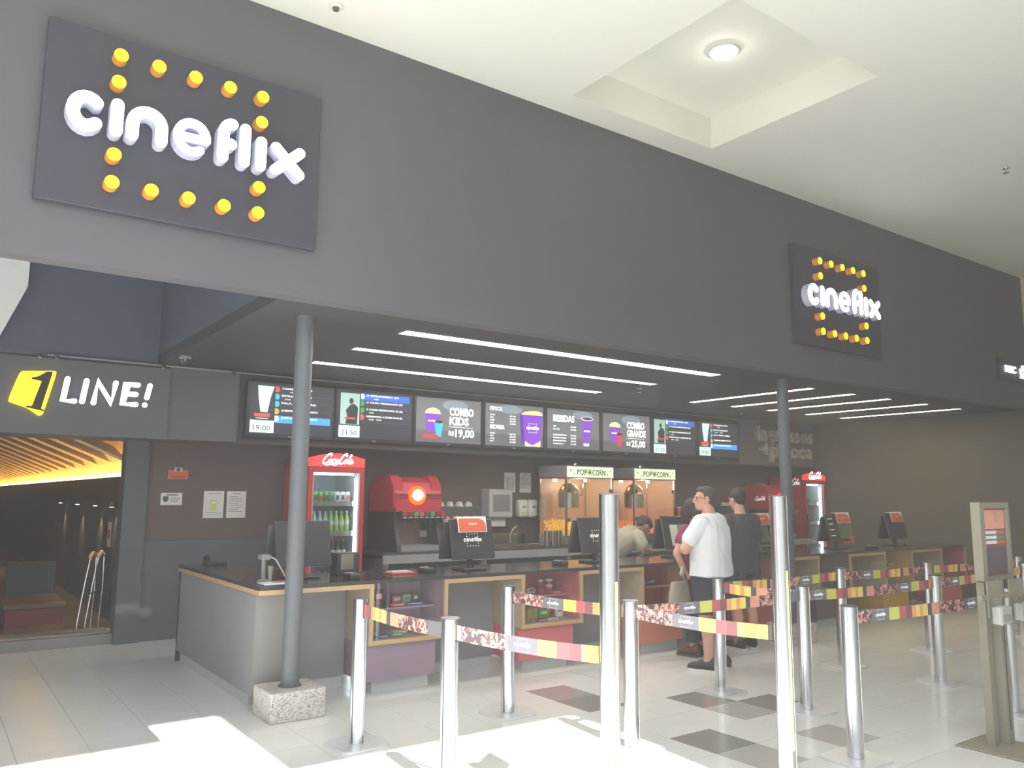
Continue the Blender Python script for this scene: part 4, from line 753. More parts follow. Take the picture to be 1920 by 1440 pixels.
bucket(9.38, 8.79, ZB+.181, .95, 'red popcorn bucket on the rack, left of two'); bucket(9.62, 8.79, ZB+.181, .95, 'red popcorn bucket on the rack, right of two'); bucket(9.66, 8.79, ZB+.35, .98, 'red popcorn bucket standing highest, on top of the right one')
# ================================================================== THINGS ON THE WORKTOP
def pos(x, y, label, front='logo', card=True, flip=False):
    t = thing('till_terminal', label, 'till', (x, y, ZG), 'till terminals on the worktop', local=True)
    obj('foot', MB().rbox(-.13, .13, -.1, .12, 0, .02, .006, 1), 'black', t); obj('neck', MB().tube([(0, 0, .02), (0, .01, .1), (0, .02, .2)], .028, 10), 'black', t, True)
    f1 = lambda a, b, c: (a, b+(c-.12)*.22-.06, c)
    bd = obj('customer_board', MB().rbox(-.24, .24, -.012, .012, .1, .47, .006, 1, f1), 'black' if front != 'green' else 'black_gloss', t)
    Pb = PL((0, -.0725, .12), (1, 0, 0), (0, .2148, .9766), (0, -.9766, .2148))
    if front == 'logo': obj('board_logo', logo(MB(), Pb, 0, .16, .2, .002), 'print_white', bd)
    elif front == 'green': obj('board_leaf', MB().rect(-.12, .06, .02, .26, Pb, .002), 'card_lt', bd); obj('board_green', MB().rect(.0, .2, .16, .26, Pb, .002, .003), 'pk_green', bd)
    elif front == 'leaf': obj('board_leaf', MB().rect(0, .23, .02, .22, Pb, .002), 'leaf', bd); [obj('board_text', MB().rect(-.2, -.1, vv, vv+.01, Pb, .002), 'print_white', bd) for vv in (.06, .14, .22, .29)]
    f2 = lambda a, b, c: (a-.08, b-(c-.12)*.2+.1, c)
    sc = obj('staff_screen', MB().rbox(-.2, .2, -.015, .015, .1, .44, .006, 1, f2), 'black', t); obj('screen_glass', MB().box(-.18, .18, .015, .017, .13, .41, f2), 'black_gloss', sc)
    t.location = (x, y, ZG); t.rotation_euler = (0, 0, math.pi if flip else 0)
    if card:
        yy = y-.06+.35*.22-.03
        k = thing('tent_card', 'orange and white folded card on the till %s' % card, 'card', (x, yy, ZG+.475), 'cards on the tills', local=True)
        Pc = PL((0, -.03, 0), (1, 0, 0), (0, .2148, .9766), (0, -.9766, .2148)); xs = .09 if front == 'leaf' else -.02
        obj('front_leaf', MB().rect(xs-.16, xs+.16, -.13, .02, Pc, .004), 'card_lt', k); obj('orange_print', MB().poly([(xs-.15, -.125), (xs+.15, -.125), (xs+.15, -.06), (xs+.13, -.02), (xs+.08, 0), (xs-.15, 0)], Pc, .001, .0045), 'card_or', k); obj('card_text', MB().text('suco', Pc, xs-.04, -.06, .025, .09, .001, .006, bold=.02), 'card_lt', k); obj('rear_leaf', MB().box(xs-.16, xs+.16, -.02, .04, .01, .016), 'card_lt', k)
pos(2.62, 6.62, 'dark till monitor seen from behind, half hidden by the left column', 'none', None)
pos(4.25, 6.55, 'till with white logo and orange card on its board, left of the sink', 'logo', 'left of the sink')
pos(5.86, 6.6, 'till with white logo on its board, left of the tall post with the red panel', 'logo', None)
pos(7.1, 6.6, 'till with a green and white screen facing the customers', 'green', None)
pos(8.55, 6.62, 'till with pale leaflet just left of the second column', 'leaf', 'left of the second column')
pos(10.3, 6.6, 'till with a green leaflet and orange card right of the second column', 'leaf', 'right of the second column')
pos(11.8, 6.6, 'till with plain dark board at the right end of the counter', 'none', 'at the right end of the counter')
def keypad(x, y, label, n='card_reader'):
    t = thing(n, label, 'card reader', (x, y, ZG)); obj('body', MB().rbox(x-.05, x+.05, y-.08, y+.08, ZG+.001, ZG+.045, .012, 2), 'black', t); obj('screen', MB().box(x-.035, x+.035, y+.02, y+.06, ZG+.045, ZG+.047), 'grey_light', t); obj('keys', MB().box(x-.035, x+.035, y-.06, y, ZG+.045, ZG+.048), 'dark', t)
keypad(2.95, 6.35, 'dark card reader right of the left column'); keypad(3.75, 6.5, 'dark card reader left of the orange card till'); keypad(5.3, 6.5, 'dark card reader above the bright red cabinet'); keypad(7.55, 6.5, 'dark card reader above the brick red cabinet'); keypad(10.75, 6.35, 'dark card reader on the right stretch of the counter')
t = thing('barcode_scanner', 'upright barcode scanner on a stand near the counter corner', 'scanner', (2.26, 6.5, ZG))
obj('stand_base', MB().lathe(2.26, 6.5, [(.05, ZG), (.05, ZG+.012), (.02, ZG+.022)], 16), 'grey', t, True); obj('stand_post', MB().tube([(2.26, 6.5, ZG+.02), (2.26, 6.5, ZG+.17)], .018, 10), 'grey', t, True); obj('head', MB().rbox(2.225, 2.3, 6.44, 6.55, ZG+.17, ZG+.215, .012, 2), 'grey', t); obj('cable', MB().tube([(2.3, 6.5, ZG+.2), (2.35, 6.48, ZG+.17), (2.4, 6.46, ZG+.08), (2.44, 6.46, ZG+.01)], .006, 6), 'grey_light', t, True)
t = thing('pen_cup', 'pale pen cup behind the barcode scanner', 'cup', (2.36, 6.62, ZG)); obj('wall', MB().lathe(2.36, 6.62, [(.014, ZG), (.022, ZG+.11), (.018, ZG+.11)], 12), 'offwhite', t, True); obj('pen', MB().cyl((2.36, 6.62, ZG+.05), (2.37, 6.63, ZG+.15), .004, n=6), 'dark', t)
t = thing('leaflet_tray', 'white tray of leaflets on the worktop at the counter corner', 'leaflets', (2.33, 6.26, ZG)); obj('tray', MB().rbox(2.16, 2.46, 6.18, 6.34, ZG+.001, ZG+.014, .004, 1), 'white', t); obj('leaflet', MB().box(2.19, 2.43, 6.2, 6.32, ZG+.0142, ZG+.018), 'paper', t); obj('leaflet_print', MB().box(2.25, 2.38, 6.23, 6.28, ZG+.0182, ZG+.0192), 'maroon', t)
t = thing('napkin_holder', 'dark napkin box with steel window right of the left column', 'holder', (3.05, 6.72, ZG)); obj('shell', MB().rbox(2.95, 3.16, 6.64, 6.8, ZG+.001, ZG+.19, .01, 2), 'black', t); obj('window', MB().box(2.98, 3.1, 6.635, 6.64, ZG+.05, ZG+.18), 'steel', t)
t = thing('phone_set', 'dark telephone on the left counter wing', 'telephone', (2.4, 8.3, ZG)); obj('base', MB().rbox(2.3, 2.5, 8.2, 8.4, ZG+.001, ZG+.05, .012, 2), 'black', t); obj('handset', MB().tube([(2.32, 8.24, ZG+.065), (2.33, 8.3, ZG+.08), (2.32, 8.37, ZG+.065)], .018, 8), 'black_gloss', t, True)
t = thing('magazine_stack', 'small stack of dark and red leaflets left of the orange card till', 'leaflets', (3.5, 6.55, ZG)); obj('bottom_leaflet', MB().box(3.38, 3.62, 6.46, 6.64, ZG+.001, ZG+.012), 'bucket', t); obj('top_leaflet', MB().box(3.4, 3.6, 6.48, 6.62, ZG+.0121, ZG+.022), 'grey_light', t)
t = thing('menu_easel', 'slanted menu card by the second column on the worktop', 'card', (8.95, 6.5, ZG)); f = lambda a, b, c: (a, b+(c-ZG)*.35, c); obj('card', MB().box(8.85, 9.05, 6.42, 6.43, ZG+.001, ZG+.3, f), 'dark', t); obj('edge', MB().box(9.05, 9.055, 6.42, 6.43, ZG+.001, ZG+.3, f), 'card_lt', t); obj('strut', MB().box(8.94, 8.96, 6.55, 6.56, ZG, ZG+.2), 'dark', t)
t = thing('picture_card', 'colourful card standing behind the till right of the second column', 'card', (10.85, 6.75, ZG)); obj('card', MB().box(10.7, 11.0, 6.74, 6.75, ZG+.001, ZG+.36, lambda a, b, c: (a, b+(c-ZG)*.2, c)), 'leaf', t); obj('print', MB().box(10.73, 10.97, 6.737, 6.74, ZG+.05, ZG+.16, lambda a, b, c: (a, b+(c-ZG)*.2, c)), 'card_or', t)
# ================================================================== QUEUE POSTS AND BELTS
def post_mesh(hh, r=.05):
    m = MB(); pr = []
    for q in range(4):
        for a, rr in [(-10, 1), (-9.5, .7), (9.5, .7), (10, 1)] + [(10+70*k/8, 1) for k in range(1, 8)]:
            a = math.radians(a+90*q+25); pr.append((r*rr*math.cos(a), r*rr*math.sin(a)))
    return m.poly(pr, PL((0, 0, .016), (1, 0, 0), (0, 1, 0), (0, 0, 1)), hh-.016)
def base_mesh(s=.172, rad=.07, z=.014):
    pts = []
    for cx, cy_, a0 in ((s-rad, s-rad, 0), (-(s-rad), s-rad, 90), (-(s-rad), -(s-rad), 180), (s-rad, -(s-rad), 270)): pts += arc(cx, cy_, rad, rad, a0, a0+90, 5)
    m = MB(); m.poly(pts, PL((0, 0, 0), (1, 0, 0), (0, 1, 0), (0, 0, 1)), z*.65, .001); return m.poly([(x*.985, y*.985) for x, y in pts], PL((0, 0, 0), (1, 0, 0), (0, 1, 0), (0, 0, 1)), z*.34, z*.65+.0011)
HP = .93
def queue_post(label):
    t = thing('queue_post', label, 'queue post', (0, 0, 0), 'aluminium queue posts', local=True)
    obj('column', post_mesh(HP-.008), 'alu', t); obj('base_plate', base_mesh(), 'alu_white', t, True); obj('cap', MB().lathe(0, 0, [(.053, HP-.0079), (.053, HP-.002), (.049, HP)], 24), 'dark', t, True)
    return t
PO = dict(A=(2.42, 5.05), B=(2.45, 3.97), C=(3.67, 5.12), D=(3.84, 3.98), E=(5.52, 4.66), F=(5.6, 3.9), G=(7.33, 4.68), H=(4.83, 3.03), I=(7.42, 3.8), J=(8.82, 4.6), K=(6.84, 2.97), L=(10.75, 4.5), N=(9.7, 4.0))
TALL = dict(X=(2.705, 2.945), Y=(3.94, 2.88))
LB = dict(A='shining queue post nearest the left column, on a rounded white plate', B='bright queue post with its foot in the sun patch', C='queue post in front of the bright red cabinet', D='queue post just right of the tall post with the red panel',
          E='queue post standing before the man in the white shirt', F='queue post just right of the tall post without red panel', G='queue post before the dark violet cabinet', H='nearest queue post of the right half, with no belt on its left', I='queue post before the last dark counter bay',
          J='queue post close behind the one by the last dark bay', K='queue post half hidden behind the leaflet stand', L='farthest queue post, right of the leaflet stand frame', N='far queue post beyond the leaflet stand')
q0 = None; QP = {}
for k, (x, y) in PO.items():
    if q0 is None: q0 = queue_post(LB[k]); o = q0; o.location = (x, y, 0)
    else: o = dup(q0, (x, y, 0), LB[k])
    o.rotation_euler = (0, 0, math.radians(R.uniform(-4, 4))); QP[k] = o
PAT = [('b_dark', .05), ('b_salmon', .1), ('b_faces', .34), ('b_grey', .2), ('b_yg', .12), ('b_red', .08), ('b_wine', .07), ('b_or', .05), ('b_yel', .05), ('b_or', .04), ('b_yel', .06)]
BM = ['b_dark', 'b_salmon', 'b_faces', 'b_grey', 'b_yg', 'b_red', 'b_wine', 'b_or', 'b_yel']
def belt(a, b, start, owner=None, z0=.812, z1=.892):
    pa = Vector((*a, 0)); pb = Vector((*b, 0)); d = (pb-pa).normalized(); L_ = (pb-pa).length-.116; o0 = pa+d*.052
    nrm = Vector((d.y, -d.x, 0));
    if nrm.dot(pa) > 0: nrm = -nrm
    P = PL(o0, d, (0, 0, 1), nrm); m = MB(); pr = []; u = -start; sag = lambda s: -.012*4*(s/L_)*(1-s/L_); i = 0; n = MB()
    while u < L_:
        c_, w = PAT[i % len(PAT)]; u0, u1 = max(u, 0), min(u+w, L_)
        if u1 > u0:
            m.c = BM.index(c_); ns = max(1, int((u1-u0)/.12)+1)
            for q in range(ns):
                s0, s1 = u0+(u1-u0)*q/ns, u0+(u1-u0)*(q+1)/ns
                m.add([P(s, z+sag(s), w_) for w_ in (-.001, .001) for s, z in ((s0, z0), (s1, z0), (s1, z1), (s0, z1))], [(0, 3, 2, 1), (4, 5, 6, 7), (0, 1, 5, 4), (3, 7, 6, 2)])
            if c_ == 'b_grey' and u1-u0 > .18:
                flip = 1 if d.cross(Vector((0, 0, 1))).dot(nrm) > 0 else -1
                P2 = PL(o0+d*((u0+u1)/2), d*flip, (0, 0, 1), nrm); logo(n, P2, 0, (z0+z1)/2+sag((u0+u1)/2), .11, .0006, .0012); pr.append(1)
        u += w; i += 1
    own = QP[owner] if owner else None
    # belt belongs to the post it is pulled from: bring it into that post's frame
    mw = Matrix.Translation(own.location) @ Matrix.Rotation(own.rotation_euler.z, 4, 'Z'); iv = mw.inverted()
    for mb in (m, n): mb.v = [tuple(iv @ Vector(p)) for p in mb.v]
    bo = obj('belt', m, BM, own)
    if pr: obj('belt_print', n, 'print_white', bo)
    sl_ = MB().box(.034, .0535, -.006, .006, HP-.13, HP-.009, lambda x_, y_, z_: tuple(iv.to_3x3() @ (d*x_+Vector((-d.y, d.x, 0))*y_)+Vector((0, 0, z_))))
    obj('belt_slot', sl_, 'black', own)
for n_, (x, y) in TALL.items():
    t = thing('tall_post', 'tall aluminium post with a red panel on its far side' if n_ == 'X' else 'tall aluminium post with a pale panel strip, nearer the middle of the queue', 'post', (0, 0, 0), 'tall aluminium sign posts', local=True)
    hh = 1.615; obj('column', post_mesh(hh-.006, .048), 'alu', t); obj('base_plate', base_mesh(.19), 'alu_white', t, True); obj('cap', MB().lathe(0, 0, [(.05, hh-.006), (.05, hh)], 24), 'dark', t)
    v = Vector((x, y, 0)).normalized(); a_ = math.radians(-9); w = Vector((v.x*math.cos(a_)-v.y*math.sin(a_), v.x*math.sin(a_)+v.y*math.cos(a_), 0)); nn = Vector((-w.y, w.x, 0))
    f = lambda p, q, z: tuple(w*p+nn*q+Vector((0, 0, z)))
    if n_ == 'X': obj('side_panel', MB().poly([(.04, 1.24), (.27, 1.27), (.27, 1.6), (.04, 1.6)], PL(tuple(nn*-.004), w, (0, 0, 1), nn), .008), 'lens_red', t)
    else: obj('side_panel', MB().box(.04, .2, -.004, .004, 1.26, 1.6, f), 'grey_light', t)
    rgt = Vector((v.y, -v.x, 0)); dd = -v*math.cos(.75)+rgt*math.sin(.75); tt = Vector((-dd.y, dd.x, 0))
    obj('amber_strip', MB().box(.043, .0505, -.006, .006, .25, 1.2, lambda p, q, z: tuple(dd*p+tt*q+Vector((0, 0, z)))), 'b_yel', t)
    t.location = (x, y, 0); QP[n_] = t
belt(PO['A'], PO['B'], .86, 'A'); belt(PO['B'], TALL['X'], .12, 'B'); belt(PO['C'], PO['D'], .18, 'C'); belt(PO['D'], TALL['Y'], .2, 'D'); belt(PO['D'], PO['F'], .1, 'D')
belt(PO['E'], PO['F'], .9, 'E'); belt(PO['F'], PO['I'], .45, 'F'); belt(PO['G'], PO['J'], .2, 'G'); belt(PO['H'], PO['K'], .3, 'H'); belt(PO['I'], PO['N'], .2, 'I'); belt(PO['J'], PO['L'], .6, 'J'); belt(PO['E'], PO['G'], .55, 'G')
# ================================================================== LEAFLET STAND
t = thing('leaflet_stand', 'tall grey leaflet stand with poster frame and clear holders', 'stand', (5.85, 2.62, 0))
obj('base_plate', MB().rbox(5.63, 6.05, 2.4, 2.82, 0.001, .012, .003, 1), 'stand', t)
obj('upright', MB().box(5.79, 5.85, 2.64, 2.69, .012, 1.05), 'stand', t); obj('upright', MB().box(5.90, 5.98, 2.60, 2.68, .012, 1.08), 'stand', t); obj('perforated_strip', MB().box(5.93, 5.94, 2.597, 2.60, .1, 1.07), 'dark', t)
P = FR(2.62)
fr = obj('poster_frame', MB().box(5.76, 5.82, 2.62, 2.68, 1.06, 1.58).box(6.16, 6.19, 2.62, 2.68, 1.06, 1.58).box(5.82, 6.16, 2.62, 2.68, 1.54, 1.58).box(5.82, 6.16, 2.62, 2.68, 1.06, 1.09), 'stand', t)
s = obj('poster', MB().box(5.82, 6.16, 2.64, 2.65, 1.09, 1.54), 'b_wine', t); P = FR(2.64)
obj('poster_picture', MB().rect(5.83, 6.15, 1.40, 1.53, P, .001), 'b_salmon', s); obj('poster_lower', MB().rect(5.83, 6.15, 1.10, 1.28, P, .001), 'v_violet', s)
for k in range(3): obj('poster_bar', MB().rect(5.84, 6.02, 1.30+.033*k, 1.322+.033*k, P, .001), 'white', s); obj('poster_tag', MB().rect(6.03, 6.14, 1.30+.033*k, 1.322+.033*k, P, .001), ('card_or', 'pk_green', 'v_red')[k], s)
obj('poster_figure', MB().disc(6.03, 1.48, .03, P, .001, .0015, ry=.04), 'skin', s)
for k, (x0, x1) in enumerate(((5.66, 5.86), (5.97, 6.17))):
    obj('holder_back', MB().box(x0, x1, 2.56, 2.568, .84, 1.07), 'stand', t); h_ = obj('clear_holder', MB().box(x0+.01, x1-.01, 2.48, 2.484, .80, .93).box(x0+.01, x0+.014, 2.484, 2.56, .80, .97).box(x1-.014, x1-.01, 2.484, 2.56, .80, .97).box(x0+.01, x1-.01, 2.484, 2.56, .80, .804), 'acrylic', t)
    l = thing('leaflet_pile', ['white leaflets in the left clear holder of the stand', 'white leaflets in the right clear holder of the stand'][k], 'leaflets', ((x0+x1)/2, 2.52, .805), 'leaflets on the stand'); obj('leaflets', MB().box(x0+.02, x1-.02, 2.5, 2.55, .805, .91), 'paper', l); obj('leaflet_print', MB().box(x0+.03, x1-.03, 2.498, 2.5, .82, .86), 'grey_light', l)
    obj('holder_side', MB().box(x0-.11, x0-.02, 2.53, 2.56, .80, .96), 'acrylic', t) if k == 0 else None
obj('holder_bar', MB().box(5.6, 6.18, 2.568, 2.6, .95, .98), 'stand', t)
# ================================================================== PEOPLE
def capsule(mb, p0, p1, r0, r1, n=14):
    p0, p1 = Vector(p0), Vector(p1); d = (p1-p0).normalized(); pts, rs = [], []
    for k in range(5): a = math.pi/2*k/4; pts.append(p0-d*r0*math.cos(a)); rs.append(max(.0005, r0*math.sin(a)))
    for k in range(1, 4): pts.append(p0.lerp(p1, k/4)); rs.append(r0+(r1-r0)*k/4)
    for k in range(4, -1, -1): a = math.pi/2*k/4; pts.append(p1+d*r1*math.cos(a)); rs.append(max(.0005, r1*math.sin(a)))
    return mb.tube(pts, rs, n)
def limb(mb, chain):
    for (p0, r0), (p1, r1) in zip(chain, chain[1:]): capsule(mb, p0, p1, r0, r1)
    return mb
def loft(mb, rings, n=20, power=2.4):
    vs, fs = [], []
    for c, rx, ry in rings:
        for k in range(n):
            a = 2*math.pi*k/n; ca, sa = math.cos(a), math.sin(a); q = (abs(ca)**power+abs(sa)**power)**(-1/power); vs.append((c[0]+rx*ca*q, c[1]+ry*sa*q, c[2]))
    for i in range(len(rings)-1): fs += [(i*n+k, i*n+(k+1) % n, (i+1)*n+(k+1) % n, (i+1)*n+k) for k in range(n)]
    fs += [tuple(range(n-1, -1, -1)), tuple(range((len(rings)-1)*n, len(rings)*n))]; return mb.add(vs, fs)
def fuse(name, mb, m, parent, voxel=.009, it=4, wrinkle=0, tf=None):
    """one continuous skin grown over overlapping volumes"""
    me = bpy.data.meshes.new('f'); me.from_pydata([tuple(p) for p in mb.v], [], mb.f); o = bpy.data.objects.new('f', me); COL.objects.link(o)
    r = o.modifiers.new('r', 'REMESH'); r.mode = 'VOXEL'; r.voxel_size = voxel
    s_ = o.modifiers.new('s', 'SMOOTH'); s_.factor = .5; s_.iterations = it
    bpy.context.view_layer.update(); ev = bpy.data.meshes.new_from_object(o.evaluated_get(bpy.context.evaluated_depsgraph_get())); bpy.data.objects.remove(o)
    if wrinkle:
        ev.update(); nm = [v.normal.copy() for v in ev.vertices]
        for v, n_ in zip(ev.vertices, nm):
            q = Vector((v.co.x*7+v.co.z*3, v.co.y*7, v.co.z*5-v.co.x*4)); v.co += n_*wrinkle*(noise.noise(q)+.5*noise.noise(q*2.3))
    ev.polygons.foreach_set('use_smooth', [True]*len(ev.polygons)); ev.materials.clear(); ev.materials.append(M[m]); ev.name = name
    q = bpy.data.objects.new(name, ev); COL.objects.link(q); q.parent = parent; OFF[q.name] = Vector((0, 0, 0)); return q
def rz(p, a, c=(0, 0)):
    x, y = p[0]-c[0], p[1]-c[1]; return (c[0]+x*math.cos(a)-y*math.sin(a), c[1]+x*math.sin(a)+y*math.cos(a), p[2])
def head_vol(mb, c, ty, k=1.0, tilt=0):
    """cranium, jaw, nose, lips, ears facing +Y turned by ty and tipped forward by tilt"""
    b = MB()
    b.ell((0, -.01, .03), (.077, .095, .088)); b.ell((0, .025, -.035), (.06, .07, .075)); b.ell((0, .055, -.075), (.042, .04, .035)); b.ell((0, .085, -.02), (.03, .02, .03))
    capsule(b, (0, .09, .012), (0, .108, -.022), .009, .014); b.ell((0, .088, -.052), (.024, .012, .008)); b.ell((0, .086, -.063), (.02, .012, .008)); b.ell((0, .082, .025), (.055, .018, .012))
    for s_ in (-1, 1): b.ell((s_*.079, -.008, -.008), (.011, .02, .032)); b.ell((s_*.032, .076, .006), (.014, .012, .01)); b.ell((s_*.038, .06, -.03), (.025, .02, .02))
    out = []
    for p in b.v:
        x, y, z = (q*k for q in p); y, z = y*math.cos(tilt)+z*math.sin(tilt), -y*math.sin(tilt)+z*math.cos(tilt); x, y, z = rz((x, y, z), ty); out.append((x+c[0], y+c[1], z+c[2]))
    mb.add(out, b.f)
def xf(pts, c, ty, tilt=0, k=1.0):
    out = []
    for p in pts:
        x, y, z = (q*k for q in p); y, z = y*math.cos(tilt)+z*math.sin(tilt), -y*math.sin(tilt)+z*math.cos(tilt); x, y, z = rz((x, y, z), ty); out.append((x+c[0], y+c[1], z+c[2]))
    return out
def hand(mb, w, d, up, curl=.5, k=1.0):
    """palm and five bent fingers: w wrist, d pointing direction, up = back of the hand"""
    w, d, up = Vector(w), Vector(d).normalized(), Vector(up); up = (up-d*up.dot(d)).normalized(); s_ = d.cross(up)
    capsule(mb, w, w+d*.045*k, .024*k, .03*k)
    for i, (o, l) in enumerate(((-.03, .065), (-.01, .075), (.01, .07), (.028, .055))):
        a = w+d*.075*k+s_*o*k; mb_ = a; dd = d
        capsule(mb, w+d*.02*k+s_*o*k*.7, a, .012*k, .011*k)
        for q in range(3):
            dd = (dd-up*curl*(.5+.3*q)).normalized(); nx = mb_+dd*l*k*(.42, .33, .25)[q]; capsule(mb, mb_, nx, .0095*k, .0088*k); mb_ = nx
    a = w+d*.02*k-s_*.03*k; e = a+(d*.8-s_*.6-up*.2).normalized()*.04*k; capsule(mb, a, e, .012*k, .0105*k); capsule(mb, e, e+(d-s_*.1-up*.3).normalized()*.03*k, .0105*k, .009*k)
def shoe(parent, x, y, a, m='sneaker', sole='sole', ln=.285):
    b = MB(); pr = [(-.5, .028, .075), (-.42, .036, .095), (-.25, .038, .1), (-.05, .038, .085), (.15, .042, .065), (.35, .043, .05), (.47, .03, .036), (.5, .014, .025)]
    vs, fs = [], []; n = 12
    for u, w, h_ in pr:
        for k in range(n): t_ = 2*math.pi*k/n; vs.append(rz((w*1.1*math.cos(t_), u*ln, max(.012, .012+h_*.6*(1+math.sin(t_)))), a))
    for i in range(len(pr)-1): fs += [(i*n+k, i*n+(k+1) % n, (i+1)*n+(k+1) % n, (i+1)*n+k) for k in range(n)]
    fs += [tuple(range(n)), tuple(range((len(pr)-1)*n, len(pr)*n))[::-1]]
    b.add([(p[0]+x, p[1]+y, p[2]) for p in vs], fs); s_ = obj('shoe', b, m, parent, 'all')
    out = [(-.045, -.5*ln), (.045, -.5*ln), (.046, -.2*ln), (.05, .2*ln), (.046, .4*ln), (.025, .51*ln), (-.025, .51*ln), (-.046, .4*ln), (-.05, .2*ln), (-.046, -.2*ln)]
    obj('sole', MB().poly([(rz((u, v, 0), a)[0]+x, rz((u, v, 0), a)[1]+y) for u, v in out], PL((0, 0, .001), (1, 0, 0), (0, 1, 0), (0, 0, 1)), .02), sole, s_)
    obj('laces', MB().box(-.018, .018, .0, .07, .085, .095, lambda p, q, z: tuple(Vector(rz((p, q, z-.18*q), a))+Vector((x, y, 0)))), 'grey', s_)
# --- man in the white shirt, arms folded, looking left
t = thing('person', 'man in a white t-shirt, dark shorts and glasses standing with folded arms', 'person', (6.17, 5.29, 0), local=True)
HT = math.radians(38); hc = (0, .045, 1.585)
b = MB()
for s_ in (-1, 1):
    limb(b, [((s_*.1, 0, .86), .085), ((s_*.125, .015, .48), .06), ((s_*.125, -.02, .33), .06), ((s_*.12, -.01, .1), .038)]); limb(b, [((s_*.12, -.01, .1), .038), ((s_*.125, .07, .05), .032), ((s_*.13, .12, .04), .03)])
loft(b, [((0, 0, .8), .17, .12), ((0, 0, 1.0), .18, .13), ((0, 0, 1.2), .19, .125), ((0, -.01, 1.36), .19, .11), ((0, -.01, 1.42), .12, .08)])
limb(b, [((0, -.01, 1.38), .07), ((0, .02, 1.5), .058)]); head_vol(b, hc, HT)
limb(b, [((-.18, -.005, 1.36), .058), ((-.32, .1, 1.12), .05), ((-.06, .245, 1.13), .036)]); limb(b, [((.18, -.005, 1.36), .058), ((.3, .09, 1.12), .05), ((.02, .255, 1.17), .036)])
hand(b, (-.06, .245, 1.13), (1, .05, .1), (0, 1, 0)); hand(b, (.02, .255, 1.17), (-1, .05, .05), (0, 1, 0))
fuse('body', b, 'skin', t, .0075, 3)
b = MB(); loft(b, [((0, -.005, .862), .252, .18), ((0, -.005, .95), .246, .176), ((0, 0, 1.08), .236, .17), ((0, -.005, 1.2), .234, .165), ((0, -.01, 1.31), .232, .148), ((0, -.012, 1.38), .205, .122), ((0, -.01, 1.43), .13, .09), ((0, -.005, 1.455), .085, .075)])
for s_ in (-1, 1): limb(b, [((s_*.19, -.005, 1.365), .08), ((s_*.25, .035, 1.27), .08), ((s_*.278, .06, 1.215), .08)])
fuse('t_shirt', b, 'tee', t, .010, 5, .010)
b = MB(); loft(b, [((0, 0, .8), .215, .15), ((0, 0, .92), .21, .148)])
for s_ in (-1, 1): loft(b, [((s_*.118, .0, .52), .1, .115), ((s_*.112, 0, .7), .104, .125), ((s_*.1, 0, .86), .105, .135)])
fuse('shorts', b, 'shorts', t, .011, 4, .005)
shoe(t, -.125, .05, .12); shoe(t, .13, .03, -.1)
b = MB(); hv = MB(); hv.ell((0, -.022, .04), (.08, .096, .086)); hv.ell((0, -.055, -.03), (.066, .052, .06)); hv.ell((0, .03, .088), (.06, .05, .03)); b.add(xf(hv.v, hc, HT), hv.f); fuse('hair', b, 'hair', t, .008, 2, .004)
g = MB()
for s_ in (-1, 1):
    g.tube(xf([(s_*.034+.026*math.cos(q*math.pi/6), .098-.012*abs(math.cos(q*math.pi/6)), .006+.018*math.sin(q*math.pi/6)) for q in range(13)], hc, HT), .003, 6); g.tube(xf([(s_*.06, .09, .012), (s_*.082, .06, .012), (s_*.084, -.01, .006)], hc, HT), .0035, 6)
g.tube(xf([(-.01, .105, .012), (.01, .105, .012)], hc, HT), .003, 6); obj('glasses', g, 'black', t, True)
e = MB()
for s_ in (-1, 1): e.ell(xf([(s_*.032, .084, .006)], hc, HT)[0], (.01, .01, .008), 8, 6)
obj('eyes', e, 'white', t, True)
t.rotation_euler = (0, 0, math.radians(14))
# --- woman in maroon beside him, facing the counter
t = thing('person', 'woman in a maroon top with long dark hair at the counter', 'person', (6.58, 5.84, 0), local=True); hc = (0, .04, 1.47)
b = MB()
for s_ in (-1, 1): limb(b, [((s_*.09, 0, .82), .09), ((s_*.09, .01, .44), .055), ((s_*.09, -.02, .3), .052), ((s_*.09, 0, .09), .034)]); limb(b, [((s_*.09, 0, .09), .034), ((s_*.095, .07, .035), .028), ((s_*.1, .12, .025), .022)])
loft(b, [((0, 0, .78), .16, .12), ((0, 0, .95), .15, .11), ((0, 0, 1.1), .16, .11), ((0, 0, 1.25), .165, .1), ((0, 0, 1.31), .1, .07)]); limb(b, [((0, 0, 1.28), .055), ((0, .02, 1.4), .046)]); head_vol(b, hc, 0, .95)
limb(b, [((-.175, 0, 1.26), .05), ((-.27, .04, 1.03), .04), ((-.2, .0, .86), .032)]); limb(b, [((.175, 0, 1.26), .05), ((.2, .06, 1.02), .04), ((.13, .22, 1.0), .03)])
hand(b, (-.2, .0, .86), (.1, .0, -1), (-1, 0, 0), .6, .9); hand(b, (.13, .22, 1.0), (-.3, 1, .1), (0, 0, 1), .3, .9)
fuse('body', b, 'skin', t, .008, 3)
b = MB(); loft(b, [((0, 0, .78), .185, .135), ((0, 0, .9), .17, .125), ((0, 0, 1.02), .165, .122), ((0, 0, 1.15), .178, .125), ((0, 0, 1.26), .175, .11), ((0, 0, 1.32), .1, .08)])
for s_ in (-1, 1): limb(b, [((s_*.165, 0, 1.265), .066), ((s_*.215, .02, 1.16), .066)])
fuse('top', b, 'maroon', t, .011, 4, .006)
b = MB()
for s_ in (-1, 1): loft(b, [((s_*.09, 0, .14), .06, .065), ((s_*.09, 0, .45), .075, .08), ((s_*.085, 0, .8), .1, .115)])
loft(b, [((0, 0, .74), .17, .125), ((0, 0, .84), .165, .12)]); fuse('trousers', b, 'blackcloth', t, .012, 4, .004)
